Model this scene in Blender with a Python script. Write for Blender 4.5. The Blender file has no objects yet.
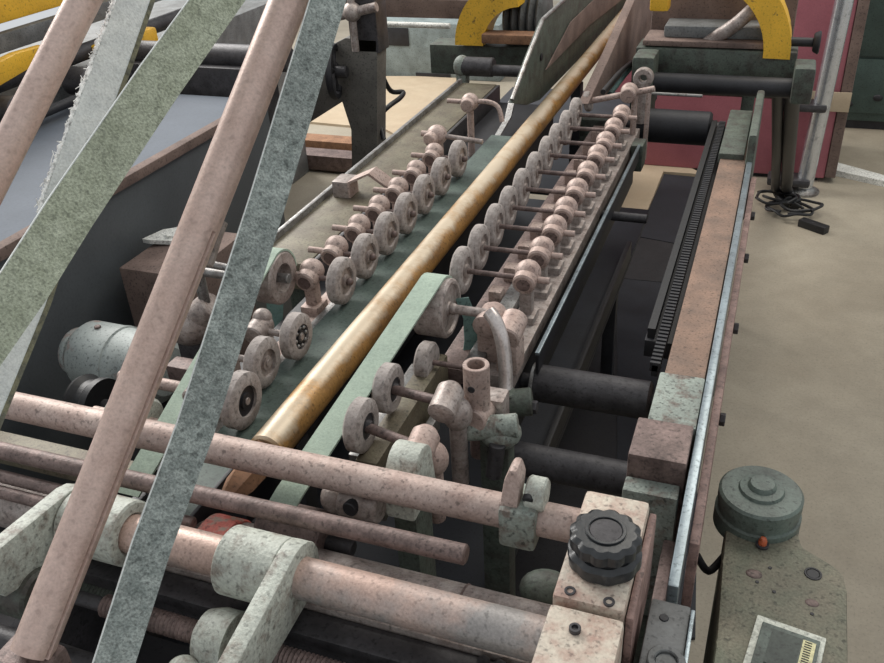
import bpy, bmesh, math, random
from mathutils import Vector, Matrix
random.seed(7)
sc = bpy.context.scene
COL = sc.collection

# ------------------------------------------------------------------ camera
CX, CY, FPX = 442.0, 331.5, 865.96
R = Matrix(((0.93762639, 0.13954087, -0.31841026),
            (0.34405592, -0.50373081, 0.79238929),
            (-0.04982237, -0.85251605, -0.52032117)))      # image axes (right, down, forward) -> world
CAM = Vector((0, 0, 1.75))
cd = bpy.data.cameras.new('camera')
cam = bpy.data.objects.new('camera', cd)
COL.objects.link(cam)
cd.sensor_width = 36.0
cd.lens = FPX / 884 * 36.0
cd.clip_start = 0.02
m3 = Matrix([[R[i][0], -R[i][1], -R[i][2]] for i in range(3)])
cam.matrix_world = Matrix.Translation(CAM) @ m3.to_4x4()
sc.camera = cam

# ------------------------------------------------------------------ world, lights, exposure
w = bpy.data.worlds.new('hall_daylight')
sc.world = w
w.use_nodes = True
bg = w.node_tree.nodes['Background']
bg.inputs[0].default_value = (0.84, 0.87, 0.90, 1)
bg.inputs[1].default_value = 0.62


def area(name, loc, aim, sx, sy, power, col):
    l = bpy.data.lights.new(name, 'AREA')
    l.shape = 'RECTANGLE'
    l.size, l.size_y, l.energy, l.color = sx, sy, power, col
    o = bpy.data.objects.new(name, l)
    COL.objects.link(o)
    o.location = loc
    o.rotation_euler = (Vector(aim) - Vector(loc)).to_track_quat('-Z', 'Y').to_euler()
    return o


area('window_light', (-6.0, 4.6, 4.8), (-0.5, 1.4, 0.7), 4.5, 2.4, 520, (1.0, 0.97, 0.93))
area('roof_light', (0.8, 4.0, 4.4), (0.5, 3.2, 0.0), 2.4, 2.0, 75, (1.0, 0.94, 0.84))
sc.view_settings.view_transform = 'Standard'
sc.view_settings.look = 'None'
sc.view_settings.gamma = 1.0
sc.view_settings.use_curve_mapping = False
sc.view_settings.exposure = 0.3


# ------------------------------------------------------------------ helpers
def P(x, y, z=None, Y=None, X=None, d=None):
    """world point seen at pixel x,y at a height, a Y, an X or a depth"""
    r = R @ Vector((x - CX, y - CY, FPX))
    if z is not None:
        t = (z - CAM.z) / r.z
    elif Y is not None:
        t = Y / r.y
    elif X is not None:
        t = X / r.x
    else:
        t = d / FPX
    return CAM + t * r


def lin(c):
    return tuple((v / 255 / 12.92) if v / 255 <= 0.04045 else ((v / 255 + 0.055) / 1.055) ** 2.4 for v in c)


MATS = {}


def mat(name, base, worn=None, amount=0.35, scale=25, rough=0.6, metal=0.0, bump=0.15, fine=180, var=0.25,
        speck=0.5, stretch=None, sharp=0.12):
    m = bpy.data.materials.new(name)
    m.use_nodes = True
    nt = m.node_tree
    N, L = nt.nodes, nt.links
    b = N['Principled BSDF']
    b.inputs['Roughness'].default_value = rough
    b.inputs['Metallic'].default_value = metal
    tc = N.new('ShaderNodeTexCoord')
    src = tc.outputs['Object']
    if stretch:
        mp = N.new('ShaderNodeMapping')
        mp.inputs['Scale'].default_value = stretch
        L.new(src, mp.inputs[0])
        src = mp.outputs[0]
    n1 = N.new('ShaderNodeTexNoise')
    n1.inputs['Scale'].default_value = scale
    n1.inputs['Detail'].default_value = 6
    n1.inputs['Roughness'].default_value = 0.65
    n2 = N.new('ShaderNodeTexNoise')
    n2.inputs['Scale'].default_value = fine
    n2.inputs['Detail'].default_value = 3
    for n in (n1, n2):
        L.new(src, n.inputs['Vector'])
    r1 = N.new('ShaderNodeValToRGB')
    t = 0.5 + (0.5 - amount) * 0.5
    r1.color_ramp.elements[0].position = max(0.0, t - sharp / 2)
    r1.color_ramp.elements[1].position = min(1.0, t + sharp / 2)
    L.new(n1.outputs[0], r1.inputs[0])
    mx = N.new('ShaderNodeMix')
    mx.data_type = 'RGBA'
    mx.inputs[6].default_value = (*lin(base), 1)
    mx.inputs[7].default_value = (*lin(worn if worn else tuple(v * 0.8 for v in base)), 1)
    L.new(r1.outputs[0], mx.inputs[0])
    mr = N.new('ShaderNodeMapRange')
    mr.inputs[1].default_value = 0.3
    mr.inputs[2].default_value = 0.7
    mr.inputs[3].default_value = 1 - var
    mr.inputs[4].default_value = 1 + var
    L.new(n2.outputs[0], mr.inputs[0])
    ml = N.new('ShaderNodeVectorMath')
    ml.operation = 'SCALE'
    L.new(mx.outputs[2], ml.inputs[0])
    L.new(mr.outputs[0], ml.inputs['Scale'])
    n3 = N.new('ShaderNodeTexNoise')          # grime specks and broad mottling
    n3.inputs['Scale'].default_value = 150
    n3.inputs['Detail'].default_value = 4
    n4 = N.new('ShaderNodeTexNoise')
    n4.inputs['Scale'].default_value = 11
    n4.inputs['Detail'].default_value = 3
    L.new(src, n3.inputs['Vector'])
    L.new(src, n4.inputs['Vector'])
    r3_ = N.new('ShaderNodeMapRange')
    r3_.inputs[1].default_value, r3_.inputs[2].default_value = 0.56, 0.68
    r3_.inputs[3].default_value, r3_.inputs[4].default_value = 1.0, 1.0 - speck
    L.new(n3.outputs[0], r3_.inputs[0])
    r4_ = N.new('ShaderNodeMapRange')
    r4_.inputs[1].default_value, r4_.inputs[2].default_value = 0.35, 0.65
    r4_.inputs[3].default_value, r4_.inputs[4].default_value = 1.0 - 0.3 * speck, 1.0 + 0.22 * speck
    L.new(n4.outputs[0], r4_.inputs[0])
    mm = N.new('ShaderNodeMath'); mm.operation = 'MULTIPLY'
    L.new(r3_.outputs[0], mm.inputs[0])
    L.new(r4_.outputs[0], mm.inputs[1])
    m2_ = N.new('ShaderNodeVectorMath'); m2_.operation = 'SCALE'
    L.new(ml.outputs[0], m2_.inputs[0])
    L.new(mm.outputs[0], m2_.inputs['Scale'])
    L.new(m2_.outputs[0], b.inputs['Base Color'])
    if bump:
        bp = N.new('ShaderNodeBump')
        bp.inputs['Strength'].default_value = bump
        bp.inputs['Distance'].default_value = 0.004
        L.new(n2.outputs[0], bp.inputs['Height'])
        L.new(bp.outputs[0], b.inputs['Normal'])
    MATS[name] = m
    return m


mat('pink_rust', (188, 169, 160), (150, 128, 119), 0.45, 22, 0.55, 0.25, 0.12, 260, 0.14, sharp=0.35)
mat('pipe_rust', (206, 182, 171), (178, 150, 138), 0.4, 9, 0.42, 0.3, 0.08, 300, 0.12, speck=0.25, sharp=0.4)
mat('dark_rust', (126, 108, 103), (92, 78, 74), 0.45, 30, 0.55, 0.3, 0.2, 220, 0.2, sharp=0.3)
mat('shaft_mixed', (186, 160, 148), (148, 144, 141), 0.5, 3.2, 0.42, 0.35, 0.1, 280, 0.14, speck=0.35, sharp=0.12)
mat('dusty_steel', (172, 162, 156), (128, 114, 108), 0.45, 40, 0.5, 0.35, 0.15, 300, 0.16, sharp=0.3)
mat('dusty_rubber', (166, 158, 153), (128, 118, 113), 0.45, 40, 0.75, 0.0, 0.2, 300, 0.15, sharp=0.3)
mat('grey_steel', (150, 150, 148), (104, 96, 92), 0.4, 30, 0.42, 0.6, 0.1, 280, 0.15, sharp=0.3)
mat('bright_steel', (202, 194, 190), (160, 148, 142), 0.35, 25, 0.3, 0.6, 0.05, 240, 0.1, speck=0.25, sharp=0.3)
mat('strip_steel', (146, 158, 164), (112, 120, 124), 0.4, 20, 0.35, 0.6, 0.05, 200, 0.08, sharp=0.4)
mat('dark_steel', (74, 72, 74), (48, 46, 48), 0.45, 25, 0.5, 0.3, 0.15, 200, 0.2, sharp=0.3)
mat('black_steel', (40, 40, 44), (28, 28, 31), 0.4, 20, 0.55, 0.1, 0.1, 150, 0.2, sharp=0.3)
mat('chrome', (205, 208, 212), (170, 172, 176), 0.3, 30, 0.26, 0.8, 0.02, 100, 0.05, speck=0.15)
mat('felt_green', (176, 182, 162), (148, 154, 134), 0.5, 45, 0.95, 0.0, 0.8, 400, 0.3, speck=0.3, sharp=0.3)
mat('felt_grey_green', (160, 167, 162), (120, 128, 124), 0.5, 70, 0.95, 0.0, 0.9, 380, 0.35, speck=0.45, sharp=0.3)
mat('felt_white', (218, 221, 217), (198, 202, 200), 0.5, 30, 0.95, 0.0, 0.3, 380, 0.12, speck=0.15, sharp=0.3)
mat('belt_edge', (120, 118, 96), (96, 96, 84), 0.5, 60, 0.9, 0.0, 0.3, 300, 0.2)
mat('thread', (250, 250, 247), (240, 240, 236), 0.4, 40, 0.9, 0.0, 0.0)
mat('green_belt', (156, 172, 156), (138, 154, 140), 0.4, 30, 0.75, 0.0, 0.2, 300, 0.12, speck=0.2, sharp=0.4)
mat('teal_belt', (106, 136, 130), (88, 114, 108), 0.4, 30, 0.75, 0.0, 0.2, 300, 0.1, sharp=0.4)
mat('dark_green_belt', (84, 98, 91), (64, 76, 72), 0.45, 20, 0.6, 0.0, 0.1, 250, 0.15, sharp=0.4)
mat('pale_paint', (178, 182, 172), (122, 112, 102), 0.33, 40, 0.55, 0.0, 0.3, 240, 0.16, speck=0.45, sharp=0.2)
mat('green_paint', (134, 142, 134), (104, 94, 86), 0.36, 40, 0.6, 0.0, 0.3, 240, 0.18, speck=0.65, sharp=0.15)
mat('motor_paint', (156, 163, 160), (152, 130, 122), 0.25, 14, 0.55, 0.0, 0.1, 200, 0.08, sharp=0.1)
mat('dark_green_paint', (78, 86, 77), (60, 57, 52), 0.4, 25, 0.6, 0.0, 0.2, 220, 0.2, sharp=0.2)
mat('teal_paint', (128, 140, 140), (104, 114, 112), 0.35, 12, 0.6, 0.0, 0.1, 200, 0.08, sharp=0.3)
mat('cream_paint', (186, 176, 161), (160, 132, 119), 0.42, 32, 0.5, 0.0, 0.2, 260, 0.12, speck=0.5, sharp=0.22)
mat('rust_paint', (150, 122, 114), (112, 88, 82), 0.4, 40, 0.6, 0.0, 0.15, 260, 0.15, sharp=0.3)
mat('red_paint', (186, 96, 84), (150, 130, 116), 0.42, 60, 0.6, 0.0, 0.15, 260, 0.15, sharp=0.15)
mat('brown_plate', (136, 110, 94), (104, 88, 78), 0.4, 14, 0.6, 0.2, 0.2, 260, 0.15, sharp=0.3)
mat('olive_plate', (112, 106, 88), (92, 82, 68), 0.45, 18, 0.55, 0.2, 0.15, 260, 0.18, sharp=0.3)
mat('knob_plastic', (40, 42, 44), (70, 70, 70), 0.2, 60, 0.28, 0.0, 0.05, 200, 0.15, speck=0.2, sharp=0.2)
mat('box_paint', (118, 112, 96), (96, 102, 86), 0.4, 9, 0.65, 0.0, 0.3, 240, 0.25, speck=0.5, sharp=0.3)
mat('cap_paint', (96, 108, 100), (74, 80, 74), 0.4, 24, 0.5, 0.0, 0.15, 240, 0.15, sharp=0.3)
mat('red_lamp', (190, 98, 64), (176, 78, 50), 0.3, 80, 0.25)
mat('meter_glass', (62, 70, 64), (50, 58, 54), 0.3, 20, 0.55, 0.0, 0.0)
mat('meter_white', (196, 198, 186), (170, 172, 160), 0.3, 60, 0.5, 0.0, 0.05)
mat('scale_yellow', (214, 208, 160), (200, 190, 140), 0.3, 60, 0.5, 0.0, 0.0)
mat('yellow_paint', (226, 176, 52), (110, 86, 48), 0.2, 26, 0.45, 0.0, 0.1, 200, 0.06, speck=0.35, sharp=0.05)
mat('red_cabinet_paint', (170, 102, 112), (154, 90, 100), 0.4, 4, 0.55, 0.0, 0.05, 120, 0.06, speck=0.15, sharp=0.5)
mat('grey_panel', (80, 84, 87), (68, 72, 75), 0.4, 4, 0.5, 0.0, 0.05, 120, 0.06, speck=0.15, sharp=0.5)
mat('blue_grey_top', (100, 107, 117), (92, 99, 108), 0.4, 5, 0.8, 0.0, 0.02, 120, 0.04, speck=0.1, sharp=0.5)
mat('machine_grey', (110, 112, 112), (82, 82, 80), 0.4, 16, 0.55, 0.1, 0.1, 200, 0.12, sharp=0.3)
mat('leg_grey', (104, 101, 95), (86, 82, 77), 0.4, 10, 0.6, 0.0, 0.1, 200, 0.1, sharp=0.3)
mat('cardboard', (182, 166, 142), (168, 150, 126), 0.4, 5, 0.9, 0.0, 0.05, 150, 0.05, speck=0.15, sharp=0.4)
mat('brown_wood', (150, 112, 84), (116, 84, 64), 0.4, 14, 0.8, 0.0, 0.1, 160, 0.12, sharp=0.3)
mat('brown_card', (118, 100, 92), (96, 80, 74), 0.4, 10, 0.85, 0.0, 0.1, 160, 0.1, sharp=0.3)
mat('white_paper', (220, 220, 214), (205, 205, 200), 0.3, 10, 0.9, 0.0, 0.0)
mat('black_mat', (50, 48, 50), (38, 37, 40), 0.4, 6, 0.8, 0.0, 0.1, 150, 0.12, sharp=0.4)
mat('black_mat_cool', (40, 43, 50), (32, 34, 40), 0.4, 6, 0.7, 0.0, 0.1, 150, 0.12, sharp=0.4)
mat('rubber_black', (24, 24, 26), (40, 39, 39), 0.25, 50, 0.5, 0.0, 0.1)
mat('cable_teal', (74, 100, 98), (54, 74, 72), 0.4, 30, 0.5, 0.0, 0.0)
mat('distant_green', (62, 80, 74), (50, 66, 62), 0.4, 3, 0.5, 0.0, 0.02, 80, 0.06, sharp=0.5)
mat('floor_concrete', (158, 150, 134), (138, 129, 113), 0.45, 1.6, 0.62, 0.0, 0.08, 90, 0.06, speck=0.2, sharp=0.4)


def gold_mat():
    m = mat('gold_paint', (166, 124, 68), (116, 86, 54), 0.35, 18, 0.42, 0.2, 0.08, 200, 0.15, sharp=0.3)
    nt = m.node_tree
    N, L = nt.nodes, nt.links
    b = N['Principled BSDF']
    old = b.inputs['Base Color'].links[0].from_socket
    geo = N.new('ShaderNodeTexCoord')
    sp = N.new('ShaderNodeSeparateXYZ')
    L.new(geo.outputs['Object'], sp.inputs[0])
    no = N.new('ShaderNodeTexNoise')
    no.inputs['Scale'].default_value = 9
    no.inputs['Detail'].default_value = 7
    no.inputs['Roughness'].default_value = 0.7
    L.new(geo.outputs['Object'], no.inputs['Vector'])
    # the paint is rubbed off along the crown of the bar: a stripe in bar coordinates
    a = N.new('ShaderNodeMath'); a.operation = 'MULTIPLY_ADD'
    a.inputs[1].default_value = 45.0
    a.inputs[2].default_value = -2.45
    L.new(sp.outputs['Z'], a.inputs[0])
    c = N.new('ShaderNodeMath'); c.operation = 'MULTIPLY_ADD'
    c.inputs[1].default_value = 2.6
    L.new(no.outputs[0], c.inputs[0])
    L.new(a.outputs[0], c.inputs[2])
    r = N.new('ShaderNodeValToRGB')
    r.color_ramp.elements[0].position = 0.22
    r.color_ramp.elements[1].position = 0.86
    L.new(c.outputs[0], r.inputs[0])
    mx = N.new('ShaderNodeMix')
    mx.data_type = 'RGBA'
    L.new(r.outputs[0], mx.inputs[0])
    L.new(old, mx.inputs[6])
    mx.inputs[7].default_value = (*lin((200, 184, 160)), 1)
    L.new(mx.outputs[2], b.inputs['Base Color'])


gold_mat()


class MB:
    """collects shapes in world coordinates; build() links them as one mesh object"""

    def __init__(s):
        s.v, s.f = [], []

    def _add(s, vs, fs):
        o = len(s.v)
        s.v += [Vector(v) for v in vs]
        s.f += [tuple(i + o for i in f) for f in fs]
        return s

    def _bm(s, bm):
        bm.verts.ensure_lookup_table()
        s._add([v.co.copy() for v in bm.verts], [[v.index for v in f.verts] for f in bm.faces])
        bm.free()
        return s

    def box(s, lo, hi, bev=0.003, M=None):
        lo, hi = Vector(lo), Vector(hi)
        lo, hi = Vector(map(min, lo, hi)), Vector(map(max, lo, hi))
        bm = bmesh.new()
        bmesh.ops.create_cube(bm, size=1)
        for v in bm.verts:
            v.co = Vector(((lo[i] + hi[i]) / 2 + v.co[i] * (hi[i] - lo[i]) for i in range(3)))
        bev = min(bev, min(hi - lo) * 0.45)
        if bev > 0:
            bmesh.ops.bevel(bm, geom=bm.edges[:], offset=bev, segments=2, profile=0.6, affect='EDGES')
        if M is not None:
            bm.transform(M)
        bm.verts.index_update()
        return s._bm(bm)

    def prism(s, pts, ext, bev=0.002):
        """polygon of 3-D points extruded by vector ext"""
        bm = bmesh.new()
        e = Vector(ext)
        a = [bm.verts.new(Vector(p)) for p in pts]
        b = [bm.verts.new(Vector(p) + e) for p in pts]
        n = len(pts)
        bm.faces.new(a)
        bm.faces.new(b[::-1])
        for i in range(n):
            bm.faces.new((a[i], b[i], b[(i + 1) % n], a[(i + 1) % n]))
        bmesh.ops.recalc_face_normals(bm, faces=bm.faces[:])
        if bev > 0:
            bmesh.ops.bevel(bm, geom=bm.edges[:], offset=bev, segments=2, profile=0.6, affect='EDGES', clamp_overlap=True)
        bm.verts.index_update()
        return s._bm(bm)

    def lathe(s, a, axis, prof, n=24):
        """profile [(t, r)...] turned round axis through a; closes on itself"""
        a, ax = Vector(a), Vector(axis).normalized()
        u = ax.orthogonal().normalized()
        w_ = ax.cross(u)
        vs, fs = [], []
        k = len(prof)
        for t, r in prof:
            for i in range(n):
                th = 2 * math.pi * i / n
                vs.append(a + ax * t + (u * math.cos(th) + w_ * math.sin(th)) * max(r, 1e-5))
        for j in range(k - 1):
            for i in range(n):
                i2 = (i + 1) % n
                fs.append((j * n + i, j * n + i2, (j + 1) * n + i2, (j + 1) * n + i))
        if prof[0][1] > 1e-4 and prof[0] != prof[-1]:
            fs.append(tuple(range(n))[::-1])
        if prof[-1][1] > 1e-4 and prof[0] != prof[-1]:
            fs.append(tuple((k - 1) * n + i for i in range(n)))
        return s._add(vs, fs)

    def cyl(s, a, b, r, r2=None, n=24, bev=None):
        a, b = Vector(a), Vector(b)
        r2 = r if r2 is None else r2
        L_ = (b - a).length
        c = min(r, r2) * 0.12 if bev is None else bev
        c = min(c, L_ * 0.3)
        return s.lathe(a, b - a, [(0, r - c), (c, r), (L_ - c, r2), (L_, r2 - c)], n)

    def ring(s, a, b, ro, ri, n=24):
        a, b = Vector(a), Vector(b)
        L_ = (b - a).length
        c = (ro - ri) * 0.15
        return s.lathe(a, b - a, [(0, ri + c), (0, ro - c), (c, ro), (L_ - c, ro), (L_, ro - c), (L_, ri + c), (L_ - c, ri), (c, ri), (0, ri + c)], n)

    def thread(s, a, b, r, pitch, n=12):
        a, b = Vector(a), Vector(b)
        L_ = (b - a).length
        k = int(L_ / pitch)
        pr = [(0, r * 0.6)]
        for i in range(k):
            pr += [(i * pitch + pitch * 0.1, r * 0.82), (i * pitch + pitch * 0.55, r)]
        pr.append((L_, r * 0.6))
        return s.lathe(a, b - a, pr, n)

    def ball(s, c, r, sx=1, sy=1, sz=1, n=14):
        pr = [(-math.cos(math.pi * i / n) * r, math.sin(math.pi * i / n) * r) for i in range(n + 1)]
        k = len(s.v)
        s.lathe((0, 0, 0), (0, 0, 1), pr, n + 6)
        for i in range(k, len(s.v)):
            q = s.v[i]
            s.v[i] = Vector((q.x * sx, q.y * sy, q.z * sz)) + Vector(c)
        return s

    def tube(s, pts, r, n=10, smooth=0, taper=None):
        pts = [Vector(p) for p in pts]
        if smooth:
            q = [pts[0]] + pts + [pts[-1]]
            out = []
            for i in range(1, len(q) - 2):
                for j in range(smooth):
                    t = j / smooth
                    p0, p1, p2, p3 = q[i - 1:i + 3]
                    out.append(0.5 * ((2 * p1) + (p2 - p0) * t + (2 * p0 - 5 * p1 + 4 * p2 - p3) * t * t + (3 * p1 - p0 - 3 * p2 + p3) * t ** 3))
            pts = out + [pts[-1]]
        vs, fs = [], []
        u = None
        for i, p in enumerate(pts):
            d = (pts[min(i + 1, len(pts) - 1)] - pts[max(i - 1, 0)]).normalized()
            u = d.orthogonal().normalized() if u is None else (u - d * u.dot(d)).normalized()
            w_ = d.cross(u)
            rr = r if taper is None else r + (taper - r) * i / (len(pts) - 1)
            for k in range(n):
                th = 2 * math.pi * k / n
                vs.append(p + (u * math.cos(th) + w_ * math.sin(th)) * rr)
        for j in range(len(pts) - 1):
            for k in range(n):
                k2 = (k + 1) % n
                fs.append((j * n + k, j * n + k2, (j + 1) * n + k2, (j + 1) * n + k))
        fs.append(tuple(range(n))[::-1])
        fs.append(tuple((len(pts) - 1) * n + k for k in range(n)))
        return s._add(vs, fs)

    def strip(s, pts, wid, th, up=None):
        """flat belt along pts; wid = vector(s) across; th = thickness"""
        pts = [Vector(p) for p in pts]
        wv = [Vector(wid)] * len(pts) if not isinstance(wid, list) else [Vector(q) for q in wid]
        vs, fs = [], []
        for i, p in enumerate(pts):
            d = (pts[min(i + 1, len(pts) - 1)] - pts[max(i - 1, 0)]).normalized()
            nn = d.cross(wv[i]).normalized() * th / 2
            h = wv[i] / 2
            vs += [p - h - nn, p + h - nn, p + h + nn, p - h + nn]
        for j in range(len(pts) - 1):
            for k in range(4):
                k2 = (k + 1) % 4
                fs.append((j * 4 + k, j * 4 + k2, (j + 1) * 4 + k2, (j + 1) * 4 + k))
        fs.append((3, 2, 1, 0))
        e = (len(pts) - 1) * 4
        fs.append((e, e + 1, e + 2, e + 3))
        return s._add(vs, fs)

    def build(s, name, m, parent=None, label=None, sharp=38):
        me = bpy.data.meshes.new(name)
        o = bpy.data.objects.new(name, me)
        COL.objects.link(o)
        org = Vector((0, 0, 0))
        if parent is not None:
            o.parent = parent
            org = ORG[parent.name]
        elif s.v:
            xs = [v.x for v in s.v]; ys = [v.y for v in s.v]; zs = [v.z for v in s.v]
            org = Vector(((min(xs) + max(xs)) / 2, (min(ys) + max(ys)) / 2, min(zs)))
            o.location = org
        ORG[o.name] = org
        me.from_pydata([tuple(v - org) for v in s.v], [], s.f)
        me.update()
        bm = bmesh.new()
        bm.from_mesh(me)
        bmesh.ops.recalc_face_normals(bm, faces=bm.faces[:])
        bm.to_mesh(me)
        bm.free()
        me.materials.append(MATS[m])
        for p in me.polygons:
            p.use_smooth = True
        me.set_sharp_from_angle(angle=math.radians(sharp))
        if label:
            o['label'] = label
        return o


ORG = {}


def tag(o, label, cat, group=None):
    o['label'] = label
    o['category'] = cat
    if group:
        o['group'] = group
    return o


def thing(name, loc, label, cat, group=None):
    o = bpy.data.objects.new(name, None)
    o.empty_display_size = 0.05
    COL.objects.link(o)
    o.location = loc
    ORG[o.name] = Vector(loc)
    return tag(o, label, cat, group)


def dup(root, loc, label, group=None):
    r = root.copy()
    COL.objects.link(r)
    r.location = loc
    r['label'] = label
    if group:
        r['group'] = group
    for ch in list(root.children):
        c = ch.copy(); COL.objects.link(c); c.parent = r
        for g in ch.children:
            d = g.copy(); COL.objects.link(d); d.parent = c
    return r


def V(*a):
    return Vector(a)


# ================================================================== the setting
f = MB()
f.box((-6, -2, -0.1), (5, 9, 0), 0)
fl = f.build('floor', 'floor_concrete')
fl['kind'] = 'structure'

# ================================================================== right frame
t = thing('frame_rail', (-0.065, 1.75, 0), 'brown right side rail of the machine with steel edge strip', 'machine frame')
MB().box((-0.105, 1.27, 0.80), (-0.038, 2.50, 0.90), 0.004).build('rail_plate', 'brown_plate', t)
MB().box((-0.036, 0.79, 0.84), (-0.022, 2.30, 0.908), 0.003).build('edge_strip', 'strip_steel', t, 'bare grey steel strip')
MB().box((-0.020, 0.92, 0.72), (-0.006, 2.32, 0.86), 0.003).build('outer_plate', 'rust_paint', t, 'rusty outer plate')
MB().box((-0.112, 1.12, 0.79), (-0.037, 1.265, 0.905), 0.004).build('green_block', 'green_paint', t, 'chipped green block')
MB().box((-0.125, 1.02, 0.76), (-0.04, 1.115, 0.915), 0.004).build('end_block', 'dark_rust', t)
MB().box((-0.125, 0.985, 0.62), (-0.045, 1.018, 0.875), 0.004).build('end_plate', 'green_paint', t, 'green painted end plate')
MB().box((-0.058, 0.75, 0.1), (-0.040, 0.98, 0.80), 0.004).build('front_panel', 'dark_rust', t)
MB().box((-0.10, 1.3, 0.35), (-0.04, 2.7, 0.78), 0.004).build('side_panel', 'dark_steel', t)
for y in (1.06, 2.55):
    MB().box((-0.10, y - 0.04, 0), (-0.04, y + 0.04, 0.76), 0.004).build('leg', 'dark_green_paint', t)
for y in (1.30, 1.62, 1.95, 2.2):
    MB().cyl((-0.006, y, 0.80), (0.004, y, 0.80), 0.012, n=6).build('bolt', 'dark_steel', t)
MB().box((-0.11, 2.33, 0.80), (-0.045, 2.72, 0.915), 0.004).box((-0.04, 2.3, 0.74), (-0.018, 2.72, 0.98), 0.01).build('far_bracket', 'dark_green_paint', t, 'dark green bracket')

MB().box((-0.160, 1.42, 0.83), (-0.1055, 2.70, 0.866), 0.002).build('chain_channel', 'black_steel', t)
ch = MB()
y = 1.30
while y < 2.66:
    ch.box((-0.134, y, 0.878), (-0.116, y + 0.007, 0.897), 0.001)
    y += 0.013
ch.box((-0.131, 1.30, 0.868), (-0.119, 2.67, 0.892), 0.001)
ch = ch.build('drive_chain', 'black_steel')
tag(ch, 'black toothed drive chain lying along the brown side rail', 'chain')
tb = MB().strip([(-0.150, 1.43, 0.877), (-0.150, 2.7, 0.875)], (0.014, 0, 0), 0.02).build('drive_belt', 'rubber_black')
tag(tb, 'plain black drive belt running beside the toothed chain', 'belt')

# floor mats, cardboard under the machine
def sheet(name, pts, m, label, cat, th=0.006, z=0.0, group=None):
    q = MB().prism([V(p.x, p.y, z) for p in pts], (0, 0, th), 0).build(name, m)
    return tag(q, label, cat, group)


sheet('floor_mat', [P(664, 176, z=0), P(706, 180, z=0), P(684, 247.2, z=0), P(637, 238.5, z=0)], 'black_mat_cool',
      'black mat on the floor beside the cream cardboard', 'mat', 0.012)
sheet('floor_mat', [P(545, 225, z=0), P(590, 231, z=0), P(636, 238.6, z=0), P(690, 248.4, z=0), P(690, 287, z=0), P(520, 270, z=0)], 'black_mat',
      'dark brownish mat on the floor in front of the cardboard', 'mat', 0.01)
sheet('floor_mat', [P(520, 270.2, z=0), P(616.8, 279.8, z=0), P(616.5, 640, z=0), P(400, 600, z=0)], 'black_mat',
      'dark floor mat between roller bank and yellow paper scrap', 'mat', 0.008)
sheet('floor_mat', [P(616.9, 279.9, z=0), P(700, 288.2, z=0), P(695, 640, z=0), P(617, 640, z=0)], 'black_mat_cool',
      'blackest floor mat alongside the toothed chain', 'mat', 0.009)
sheet('cardboard_sheet', [P(590, 163, z=0), P(668, 160, z=0), P(704, 178, z=0), P(663, 175, z=0), P(653, 200, z=0), P(638, 235, z=0), P(570, 223, z=0)], 'cardboard',
      'cream cardboard sheet on the floor behind the right roller bank', 'cardboard', 0.02)
sheet('cardboard_sheet', [P(290, 122, z=0), P(320, 78, z=0), P(455, 78, z=0), P(505, 110, z=0), P(425, 152, z=0), P(385, 131, z=0)], 'cardboard',
      'large beige board on the floor left of the olive channel', 'cardboard', 0.015)
sheet('paper_scrap', [P(583, 281, z=0.02), P(592, 279, z=0.02), P(606, 279, z=0.02), P(585, 290, z=0.02)], 'cardboard',
      'small torn yellowish paper scrap on the dark mats', 'paper', 0.006, 0.012)

# added black tray, stands in for the shade beneath the rails
t = thing('shade_tray', (-0.6, 1.7, 0), 'added black tray standing in for shade beneath the gold bar and roller banks', 'tray')
MB().box((-0.93, 0.80, 0.42), (-0.36, 3.005, 0.44), 0.002).box((-1.30, 3.095, 0.42), (-0.54, 4.45, 0.44), 0.002).build('tray_plate', 'black_mat_cool', t)
MB().box((-0.375, 0.80, 0.44), (-0.36, 2.6, 0.50), 0.002).build('rim', 'black_steel', t)
for x, y in ((-0.9, 0.9), (-0.9, 2.5), (-0.4, 0.9), (-0.4, 2.5)):
    MB().box((x - 0.02, y - 0.02, 0), (x + 0.02, y + 0.02, 0.42), 0.002).build('leg', 'black_steel', t)

# cross rollers in the pit
def roller(name, y, z, r, x0, x1, m, label, cat='roller', collar=True, par=None):
    tt = thing(name, ((x0 + x1) / 2, y, z), label, cat)
    MB().cyl((x0, y, z), (x1, y, z), r, n=28).build('barrel', m, tt)
    MB().cyl((x0 - 0.03, y, z), (x1 + 0.03, y, z), r * 0.45, n=16).build('spindle', 'dark_steel', tt)
    return tt


t = roller('cross_roller', 1.32, 0.80, 0.036, -0.352, -0.128, 'dark_steel', 'dark steel cross roller behind the bent pipe, spanning to chain side')
MB().ring((-0.350, 1.32, 0.80), (-0.343, 1.32, 0.80), 0.040, 0.033).build('end_ring', 'grey_steel', t, 'pale end ring')
roller('cross_roller', 1.13, 0.77, 0.030, -0.36, -0.13, 'dark_steel', 'dark cross roller nearest the green and rusty end block')
roller('cross_roller', 2.72, 0.85, 0.052, -0.40, -0.16, 'black_steel', 'black cross roller at the far end above the red cabinet foot')

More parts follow.
